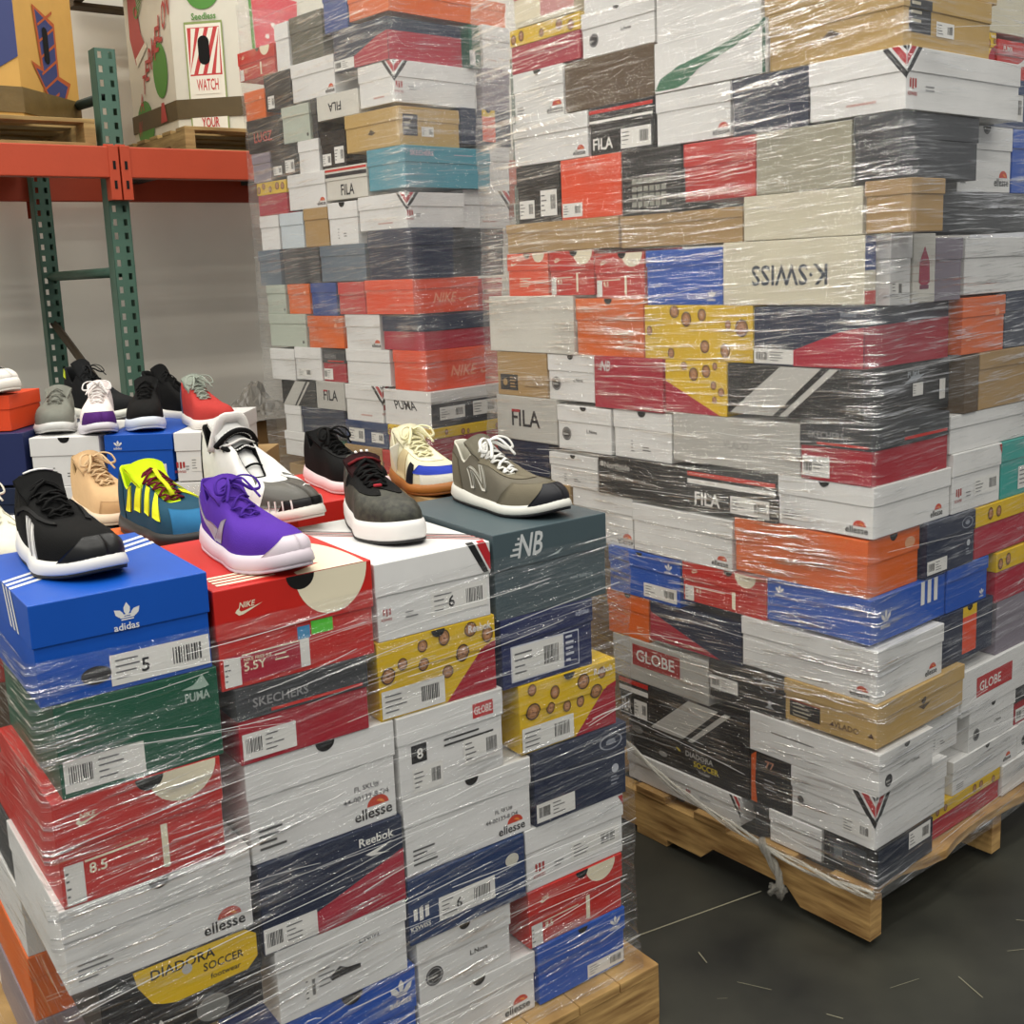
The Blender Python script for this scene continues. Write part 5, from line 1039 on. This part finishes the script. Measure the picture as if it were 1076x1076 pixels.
    def inner(s, m):
        N = s.NT; mb = MB(); rings = []
        for k, (ins, dz) in enumerate(((0, 0), (.0015, .0022), (.004, .001), (.006, -.008), (.004, -.03))):
            r = []
            for i in range(N):
                p = s.rim(2*PI*i/N); c = Vector((s.L*.28, 0, p.z)); h = (p-c); h.z = 0
                if h.length > 1e-6: h.normalize()
                r.append(p-h*ins+Vector((0, 0, dz)))
            rings += r
        last = []
        for i in range(N):
            p = s.rim(2*PI*i/N); last.append(Vector((p.x, p.y*.9, s.mid[0]+.004)))
        rings += last
        mb.add(rings, [(j*N+i, j*N+(i+1) % N, (j+1)*N+(i+1) % N, (j+1)*N+i) for j in range(5) for i in range(N)]+[tuple(range(5*N, 6*N))], m, True)
        mb.build('lining', s.root)
    def tpt(s, t, v):
        """tongue / instep surface: t 0 throat front .. 1 tongue top, v -1..1"""
        x = s.L*(s.thr+.01-(s.thr-.27)*t); yc = -s.foot*.006*math.sin(x/s.L*PI); hw = (.014+.012*t)*s.wid
        z0 = lerpk([(0, .060), (.45, .086), (.75, .104), (1, .122)], t); z0 = .03+(z0-.03)*(1+(s.hi-1)*t)+s.mid[1]-.022
        return Vector((x-(.006*(v*v)), yc+hw*v*1.15, z0-.012*v*v))
    def tongue(s, m):
        mb = MB(); A, B = 12, 8; top = [s.tpt(i/A, -1+2*j/B) for i in range(A+1) for j in range(B+1)]; bot = [p+Vector((.002, 0, -.006)) for p in top]
        n = len(top); q = lambda i, j: i*(B+1)+j
        f = [(q(i, j), q(i+1, j), q(i+1, j+1), q(i, j+1)) for i in range(A) for j in range(B)]
        f += [tuple(k+n for k in ff[::-1]) for ff in f]
        f += [(q(A, j), q(A, j+1), q(A, j+1)+n, q(A, j)+n) for j in range(B)]+[(q(i, 0), q(i+1, 0), q(i+1, 0)+n, q(i, 0)+n) for i in range(A)]+[(q(i, B), q(i, B)+n, q(i+1, B)+n, q(i+1, B)) for i in range(A)]
        mb.add(top+bot, f, m, True); s.tong = mb.build('tongue', s.root)
    def eyelet(s, t, side):
        """point on the eyestay beside tongue position t"""
        x = s.L*(s.thr+.01-(s.thr-.27)*t)
        best = None
        for i in range(60):
            th = PI*i/59 if side > 0 else 2*PI-PI*i/59
            p = s.pt(th, .93)
            if best is None or abs(p.x-x) < abs(best[0].x-x): best = (p, th)
        return best[0]+s.nrm(best[1], .93)*.002
    def laces(s, m, rows, bow, r):
        if rows <= 0: return
        mb = MB(); ts = [.08+.72*k/(rows-1) for k in range(rows)]; E = [(s.eyelet(t, 1), s.eyelet(t, -1)) for t in ts]
        def arc(a, b, t, h=.004):
            mid = s.tpt(t, 0)+Vector((0, 0, h)); return [a, a.lerp(mid, .5)+Vector((0, 0, .0035)), mid, b.lerp(mid, .5)+Vector((0, 0, .0035)), b]
        for k in range(rows):
            if k < rows-1:
                t = (ts[k]+ts[k+1])/2
                mb.tube(arc(E[k][0], E[k+1][1], t), r, m, 6, .6); mb.tube(arc(E[k][1], E[k+1][0], t, .0055), r, m, 6, .6)
            else: mb.tube(arc(*E[k], ts[k]), r, m, 6, .6)
        mb.tube(arc(*E[0], ts[0]), r, m, 6, .6)
        if bow:
            c = s.tpt(ts[-1]-.04, 0)+Vector((.004, 0, .008))
            mb.add(*ico(c, .0045), m, True)
            for sg in (1, -1):
                lp = [c, c+Vector((.006, sg*.014, .008)), c+Vector((.016, sg*.030, .004)), c+Vector((.026, sg*.034, -.010)), c+Vector((.024, sg*.022, -.012)), c+Vector((.010, sg*.010, -.002)), c]
                mb.tube(smooth(lp), r, m, 6, .6)
                mb.tube(smooth([c, c+Vector((.014, sg*.010, .006)), c+Vector((.030, sg*.016, -.004)), c+Vector((.042, sg*.026, -.022))]), r, m, 6, .6)
        s.lac = mb.build('laces', s.root)
    def patch(s, quads, m, name, parent=None, off=.0012, n=8, join=False):
        if not join and len({Q[0][0] for Q in quads}) == 2:
            for sd in (1, -1): s.patch([Q for Q in quads if Q[0][0] == sd], m, name, parent, off, n)
            return
        """quads in (side, q, j): side 1 left / -1 right; q along the foot, j from sole to rim"""
        mb = MB()
        for Q in quads:
            P2 = []
            for (sd, q, j) in Q:
                t = math.acos(max(-1, min(1, 1-2*q))); P2.append((t if sd > 0 else 2*PI-t, j))
            g = []; nn = []
            for a in range(n+1):
                for b in range(n+1):
                    u, v = a/n, b/n; th = (P2[0][0]*(1-u)+P2[1][0]*u)*(1-v)+(P2[3][0]*(1-u)+P2[2][0]*u)*v; j = (P2[0][1]*(1-u)+P2[1][1]*u)*(1-v)+(P2[3][1]*(1-u)+P2[2][1]*u)*v
                    p = s.pt(th, j); nr = s.nrm(th, j); e = a in (0, n) or b in (0, n)
                    g.append(p+nr*(off))
                    nn.append(p-nr*.0006)
            k = lambda a, b: a*(n+1)+b; K = len(g)
            f = [(k(a, b), k(a+1, b), k(a+1, b+1), k(a, b+1)) for a in range(n) for b in range(n)]
            bd = [k(a, 0) for a in range(n)]+[k(n, b) for b in range(n)]+[k(a, n) for a in range(n, 0, -1)]+[k(0, b) for b in range(n, 0, -1)]
            f += [(bd[i], bd[(i+1) % len(bd)], bd[(i+1) % len(bd)]+K, bd[i]+K) for i in range(len(bd))]
            mb.add(g+nn, f, m, True)
        return mb.build(name, parent or s.upper)
    def band(s, q0, q1, j0, j1, m, name, off=.0012):
        """around the toe: q0..1 on both sides"""
        return s.patch([[(1, q0, j0), (1, 1, j0), (1, 1, j1), (1, q1, j1)], [(-1, q0, j0), (-1, 1, j0), (-1, 1, j1), (-1, q1, j1)]], m, name, off=off, n=12, join=True)
    def heel(s, q, j0, j1, m, name='heel_counter', off=.0012):
        return s.patch([[(1, 0, j0), (1, q, j0), (1, q*.7, j1), (1, 0, j1)], [(-1, 0, j0), (-1, q, j0), (-1, q*.7, j1), (-1, 0, j1)]], m, name, off=off, join=True)
    def eyestay(s, m, q0=.50, j0=.8, name='eyestay', off=.0014):
        return s.patch([[(sd, q0, j0), (sd, 1, j0+.04), (sd, 1, .99), (sd, q0, .99)] for sd in (1, -1)], m, name, off=off, n=12, join=True)
def ico(c, r):
    bm = bmesh.new(); bmesh.ops.create_icosphere(bm, subdivisions=1, radius=r)
    bm.verts.index_update(); v = [c+x.co for x in bm.verts]; f = [[q.index for q in fc.verts] for fc in bm.faces]; bm.free(); return v, f
def smooth(pts, n=4):
    pts = [Vector(p) for p in pts]; o = []
    for i in range(len(pts)-1):
        p0 = pts[max(i-1, 0)]; p1, p2 = pts[i], pts[i+1]; p3 = pts[min(i+2, len(pts)-1)]
        for k in range(n):
            t = k/n; o.append(.5*((2*p1)+(p2-p0)*t+(2*p0-5*p1+4*p2-p3)*t*t+(3*p1-p0-3*p2+p3)*t**3))
    return o+[pts[-1]]
def cl(h, r=.8, b=.5): return mat(h, r, 0, .06, 60, b, 900, .12)
def ru(h, r=.45): return mat(h, r, 0, .02, 30)
def put(p, toe, heel, z):
    """toe and heel (a,b) in pile coordinates -> location of heel and yaw"""
    T = Vector(at(p, *toe, z)); Hh = Vector(at(p, *heel, z)); d = T-Hh; return Hh, math.atan2(d.y, d.x), d.length
def mk(p, toe, heel, z, label, *a, **k):
    H_, y, L = put(p, toe, heel, z); k.setdefault('L', .28)
    return Shoe('sneaker', label, (H_.x, H_.y, z), y, *a, **k)
BLK = cl('#101010'); WHT = cl('#dcdad4'); WRU = ru('#dedcd8')
# 1 black with three stripes
s = mk('F', (.055, -.835), (.335, -.855), 1.0035, 'black knit sneaker with three white side stripes on the blue box', BLK, WRU, outs=ru('#1a1a1a'), mid=(.034, .026, .022), wid=1.12, L=.285, hi=.98, lace=cl('#0e0e0e'), rows=5, bow=False, toe_h=1.08, lace_r=.003)
for sd in (1, -1): s.patch([[(sd, .50+.085*i, .02), (sd, .545+.085*i, .02), (sd, .495+.08*i, .5), (sd, .45+.08*i, .5)] for i in range(3)], WRU, 'side_stripes')
s.band(.84, .985, .0, .36, ru('#101010', .35), 'toe_cap', .003); s.heel(.12, .0, .35, BLK)
s.patch([[(sd, .25, .55), (sd, .9, .72), (sd, .9, .80), (sd, .25, .66)] for sd in (1, -1)], cl('#222222'), 'side_strap', off=.003)
mb = MB(); mb.tube([s.tpt(1, v) + Vector((.001, 0, .001)) for v in (-.6, -.3, 0, .3, .6)], .003, WRU, 6, .5); mb.build('tongue_label', s.tong)
# 2 purple
s = mk('F', (.004, -.595), (.27, -.608), .9745, 'purple mesh sneaker with grey side mark on the bright red box', cl('#54309a'), ru('#d8ccd4'), mid=(.036, .026, .026), wid=1.02, lace=cl('#4a2a90'), hi=.95, rows=4, toe_h=1.05, lace_r=.0024, lining=cl('#46268a'))
s.patch([[(sd, .06, .60), (sd, .40, .04), (sd, .46, .22), (sd, .06, .66)] for sd in (1, -1)]+[[(sd, .39, .06), (sd, .48, .05), (sd, .60, .55), (sd, .50, .40)] for sd in (1, -1)], ru('#8f8a98', .3), 'side_logo')
s.band(.86, .992, -.04, .30, ru('#d8ccd4'), 'toe_bumper', .003)
# 3 multicoloured
s = mk('F', (.36, -.565), (.645, -.625), .9405, 'multicoloured blue, maroon and neon yellow sneaker behind the blue box', cl('#23485c'), ru('#141414'), mid=(.032, .026, .026), wid=1.25, L=.3, lace=cl('#5e1526'), tongue=cl('#c6e01a'), lining=cl('#c6e01a'), hi=1.1, rows=6, bow=False, lace_r=.003)
s.band(.8, .8, .0, .62, cl('#2c6a94'), 'toe_overlay'); s.patch([[(1, .9, .3), (1, 1, .25), (1, 1, .6), (1, .92, .65)]], cl('#55504c'), 'toe_patch', off=.002)
s.patch([[(sd, .22+.14*i, .25), (sd, .30+.14*i, .22), (sd, .34+.12*i, .9), (sd, .29+.12*i, .92)] for i in range(4) for sd in (1, -1)], cl('#d6dc2a'), 'side_straps', off=.0022)
s.patch([[(sd, 0, .0), (sd, .2, .0), (sd, .16, .9), (sd, 0, .9)] for sd in (1, -1)], cl('#1e4254'), 'heel_counter')
mb = MB(); mb.tube([s.tpt(.1, 0)+Vector((0, 0, .012)), s.tpt(.3, 0)+Vector((0, 0, .012)), s.tpt(.5, 0)+Vector((0, 0, .012)), s.tpt(.66, 0)+Vector((0, 0, .011))], .0045, cl('#d6dc2a'), 6, .5); mb.build('lace_guard', s.tong)
# 4 beige
s = mk('F', (.70, -.605), (.95, -.635), .9305, 'beige lace-up sneaker behind the multicoloured one', cl('#c6a47a'), ru('#d8c4a8'), mid=(.03, .024, .022), lace=cl('#cdb088'), hi=1.05, rows=6, lace_r=.0026, lining=cl('#9c8058'))
s.band(.75, .78, .0, .3, cl('#bc986c'), 'mudguard')
# 5 cream at the frame edge
s = mk('F', (.40, -.865), (.68, -.885), .9255, 'cream white chunky sneaker at the left edge of the photo', cl('#d9d6c4'), ru('#d4d2c4'), mid=(.045, .036, .034), wid=1.1, lace=cl('#dedccb'), hi=1.2, rows=6)
for i in range(6): s.patch([[(sd, .05+.14*i, .1), (sd, .09+.14*i, .1), (sd, .12+.13*i, .8), (sd, .09+.13*i, .8)] for sd in (1, -1)], cl('#c8c4b0'), 'overlay_rib')
# 6 white and black high-top
s = mk('F', (.268, -.445), (.59, -.485), .9750, 'white and black chunky high-top sneaker with double ankle straps', cl('#dddcd8', .5), ru('#d8d4ca'), L=.33, wid=1.25, mid=(.032, .026, .022), lace=cl('#e0dfdb'), tongue=cl('#e0dfdb'), lining=BLK, hi=1.5, rows=0, toe_h=1.1)
s.band(.80, .80, .06, .74, mat('#4e4c46', .35, 0, .04, 30, .1, 400), 'toe_overlay'); s.band(.9, .94, -.02, .17, ru('#161616', .35), 'toe_rand', .003)
s.patch([[(1, .86+.035*i, .0), (1, .866+.035*i, .0), (1, .866+.035*i, .17), (1, .86+.035*i, .17)] for i in range(4)]+[[(-1, .86+.035*i, .0), (-1, .866+.035*i, .0), (-1, .866+.035*i, .17), (-1, .86+.035*i, .17)] for i in range(4)], WRU, 'rand_lines', off=.004)
s.patch([[(sd, .72, .05), (sd, .8, .06), (sd, .9, .74), (sd, .86, .8)] for sd in (1, -1)], cl('#dddcd8', .5), 'side_panel', off=.0016)
for k, (t, mm, rr_) in enumerate(((.54, BLK, .009), (.62, WHT, .006), (.73, BLK, .013), (.90, WHT, .010))):
    def sp(sd, j): 
        x = s.L*(s.thr+.01-(s.thr-.27)*t)+.012*(1-j); q = x/s.L; th = math.acos(max(-1, min(1, 1-2*q))); th = th if sd > 0 else 2*PI-th
        return s.pt(th, j)+s.nrm(th, j)*.003
    L_ = [sp(-1, .86), s.tpt(t, -.6)+Vector((.003, 0, .006)), s.tpt(t, 0)+Vector((.003, 0, .008)), s.tpt(t, .6)+Vector((.003, 0, .006)), sp(1, .86)]
    mb = MB(); L_ = smooth(L_); mb.tube(L_, rr_, mm, 8, .45); so = mb.build('ankle_strap', s.upper)
    if mm is BLK:
        mb = MB()
        for dz in ((.0015, .0095) if rr_ > .01 else (.004,)):
            for v in range(2, len(L_)-3): o_ = Vector((.0065 if dz < .005 else .003, 0, dz-.002)); mb.tube([L_[v].lerp(L_[v+1], .12)+o_, L_[v].lerp(L_[v+1], .85)+o_], .0021, WRU, 5, .8)
        mb.build('strap_lettering', so)
mb = MB(); mb.tube(smooth([s.tpt(.26, v)+Vector((.004, 0, .004)) for v in (-.9, -.4, 0, .4, .9)]), .0022, BLK, 6); mb.build('lace_bar', s.upper)
s.heel(.1, .0, .9, BLK)
mb = MB(); c = s.pt(PI*.93, .45)+s.nrm(PI*.93, .45)*.0022; n_ = s.nrm(PI*.93, .45)
mb.tube([c+Vector((0, -.006, .0)), c+Vector((-.004, 0, .002)), c+Vector((.002, .006, .0))], .0018, WRU, 5, .4); mb.build('toe_logo', s.upper)
# 7 dark patterned skate shoe
DK = noise_mat('camo_fabric', '#15160f', '#3f3f33', 90, .6, (1, 1, 1), .3, 3, .001)
s = mk('F', (.06, -.378), (.335, -.318), .9645, 'black and olive low sneaker with thick white sole on the striped white box', DK, WRU, outs=ru('#1c1c1c'), mid=(.036, .032, .034), wid=1.08, lace=cl('#0f0f0f'), tongue=cl('#2a1214'), hi=.9, rows=6, bow=False, lace_r=.0038, spring=.006, toe_h=1.1, flare=.002)
s.patch([[(sd, .3, .5), (sd, .97, .72), (sd, 1, .99), (sd, .4, .99)] for sd in (1, -1)], cl('#121212'), 'eyestay', off=.0016)
mb = MB(); q = s.tpt(.95, 0)
mb.tube([s.tpt(.84, v)+Vector((.001, 0, .002)) for v in (-.9, -.4, 0, .4, .9)], .006, cl('#6e1f24'), 6, .4); mb.build('tongue_label', s.tong)
mb = MB()
for i in range(3): mb.tube([s.tpt(.95, -.35+.3*i)+Vector((.001, 0, .002)), s.tpt(1.0, -.35+.3*i)+Vector((.001, 0, .003))], .0028, WRU, 5, .5)
mb.build('tongue_logo', s.tong)
mb = MB(); c = s.tpt(.06, 0)+Vector((0, 0, .006)); mb.box(c.x-.004, c.x+.004, c.y-.007, c.y+.007, c.z, c.z+.004, cl('#a83038'), .001); mb.build('lace_tag', s.tong)
# 8 small black with white sole
s = mk('F', (.45, -.222), (.70, -.232), .9685, 'black low sneaker with pinkish white sole on the red-lidded box', BLK, ru('#e2ccce'), mid=(.03, .024, .022), lace=cl('#0e0e0e'), hi=.9, rows=6, lace_r=.0026, L=.27)
s.eyestay(cl('#222222'))
# 9 cream and blue with gum sole
s = mk('F', (.315, -.125), (.59, -.085), .9655, 'cream and blue leather sneaker with tan gum sole and white hang tag', cl('#d8d2b4', .5), ru('#a5672c'), mid=(.026, .020, .022), wid=1.08, lace=cl('#e6e0b8'), hi=1.0, rows=6, lace_r=.003, toe_h=1.15, tongue=cl('#d8d2b4'), spring=.01, outs=ru('#9a5c26'))
s.band(.80, .80, -.02, .22, cl('#e4e0d2', .5), 'toe_foxing', .002); s.band(.72, .80, .22, .5, cl('#3042a8'), 'toe_overlay', .0018)
s.patch([[(sd, .30, .05), (sd, .55, .02), (sd, .62, .8), (sd, .50, .85)] for sd in (1, -1)], cl('#c4b48c'), 'suede_panel')
s.patch([[(sd, .60, .02), (sd, .72, .02), (sd, .74, .45), (sd, .70, .5)] for sd in (1, -1)], cl('#15161c'), 'side_mark', off=.002)
s.eyestay(cl('#e4dfc4', .5), .5, .74)
mb = MB(); mb.box(-.016, .016, -.0008, .0008, -.05, 0, mat('#e2e0d6', .6)); mb.box(-.010, .010, -.0014, -.0008, -.034, -.014, ink('#3a4a90')); tg = mb.build('hang_tag', s.root); tg.location = s.eyelet(.8, -1)+Vector((0, -.01, -.004)); tg.rotation_euler = (0, .3, -1.3)
# 10 grey suede
GS = cl('#77705f', .9, .7); GM = cl('#6b665a', .8)
s = mk('F', (.022, -.112), (.295, -.128), .9715, 'grey suede running sneaker with white laces on the dark grey box', GM, ru('#deddd4'), outs=ru('#15151a'), mid=(.030, .021, .020), wid=1.02, lace=cl('#e6e5e0'), tongue=cl('#6f6a5c'), lining=cl('#c9c6b8'), hi=1.05, rows=6, lace_r=.0032, toe_h=1.15, spring=.014)
s.band(.62, .8, -.02, .50, GS, 'toe_overlay', .0016); s.band(.82, .985, -.10, .42, ru('#14151c', .5), 'toe_bumper', .0034)
s.heel(.2, .0, .75, GS); s.eyestay(GS, .42, .70)
for sd in (1, -1):
    WB_ = ru('#c9c7bc'); A = (.30, .12, .34, .62); Nq = [[(sd, .33, .12), (sd, .37, .12), (sd, .33, .66), (sd, .29, .66)], [(sd, .29, .66), (sd, .33, .66), (sd, .50, .12), (sd, .46, .12)], [(sd, .46, .12), (sd, .50, .12), (sd, .47, .66), (sd, .43, .66)]]
    s.patch(Nq, WB_, 'side_letter', off=.003)
    s.patch([[(a, b+.008, c) for a, b, c in Q] for Q in Nq][:0] or [[(sd, .345, .16), (sd, .36, .16), (sd, .325, .62), (sd, .31, .62)], [(sd, .305, .62), (sd, .32, .62), (sd, .485, .16), (sd, .47, .16)], [(sd, .475, .16), (sd, .49, .16), (sd, .46, .62), (sd, .445, .62)]], GM, 'letter_fill', off=.0038)
# back row
def mkw(toe, heel, z, label, *a, **k):
    T, Hh = Vector((*toe, z)), Vector((*heel, z)); d = T-Hh; k.setdefault('L', .27); return Shoe('sneaker', label, (Hh.x, Hh.y, z), math.atan2(d.y, d.x), *a, **k)
s = mkw((-1.245, 2.69), (-1.44, 2.83), 1.126, 'black sneaker with white toe standing on the orange box', cl('#151515'), ru('#e8e4da'), mid=(.03, .026, .03), lace=cl('#151515'), hi=1.2, rows=5, wid=1.1); s.band(.7, .75, .0, .5, cl('#e4e0d8', .5), 'toe_cap', .002)
s = mkw((-1.13, 2.69), (-1.19, 2.93), 1.0215, 'grey mesh sneaker with toe facing the camera on the white box', cl('#77786f'), ru('#c8c8c4'), mid=(.026, .024, .022), lace=cl('#77786f'), hi=.85, rows=4, wid=1.1, toe_h=1.3, bow=False)
s = mkw((-1.06, 3.05), (-1.28, 3.17), 1.0110, 'black running sneaker with neon heel tab at the back of the pile', cl('#1c1d1e'), ru('#d8d8cc'), mid=(.034, .026, .022), lace=cl('#1c1d1e'), hi=1.45, rows=5, wid=1.1); s.heel(.1, .75, .98, cl('#c6d63a'), 'heel_tab')
s = mkw((-1.005, 2.65), (-1.07, 2.89), 1.0215, 'white and pink sneaker with purple toe beside the grey one', cl('#dcd0cc'), ru('#cfcad0'), mid=(.03, .026, .022), lace=cl('#e4e0dc'), hi=.95, rows=6); s.band(.8, .85, .0, .4, cl('#4c2468'), 'toe_overlay', .002)
s = mkw((-.895, 2.66), (-.95, 2.91), 1.0225, 'black knit sneaker with pale blue-white sole on the blue box', BLK, ru('#c9d0dc'), mid=(.036, .03, .028), lace=BLK, hi=.95, rows=5, bow=False, wid=1.05)
s = mkw((-.80, 2.93), (-1.02, 3.05), 1.0110, 'black high sneaker with sculpted white sole in front of the rack post', BLK, ru('#e0dcd4'), mid=(.05, .03, .028), lace=BLK, hi=1.25, rows=4, bow=False); s.heel(.08, .2, .9, cl('#7c8c8c'), 'heel_tab')
s = mkw((-.71, 2.67), (-.845, 2.86), 1.0225, 'red and grey sneaker at the right end of the back left pile', cl('#b03a36'), ru('#e2dcd4'), mid=(.028, .024, .022), lace=cl('#98a094'), tongue=cl('#8f968a'), hi=1.05, rows=6, L=.26); s.heel(.2, .0, .8, cl('#55617a'))
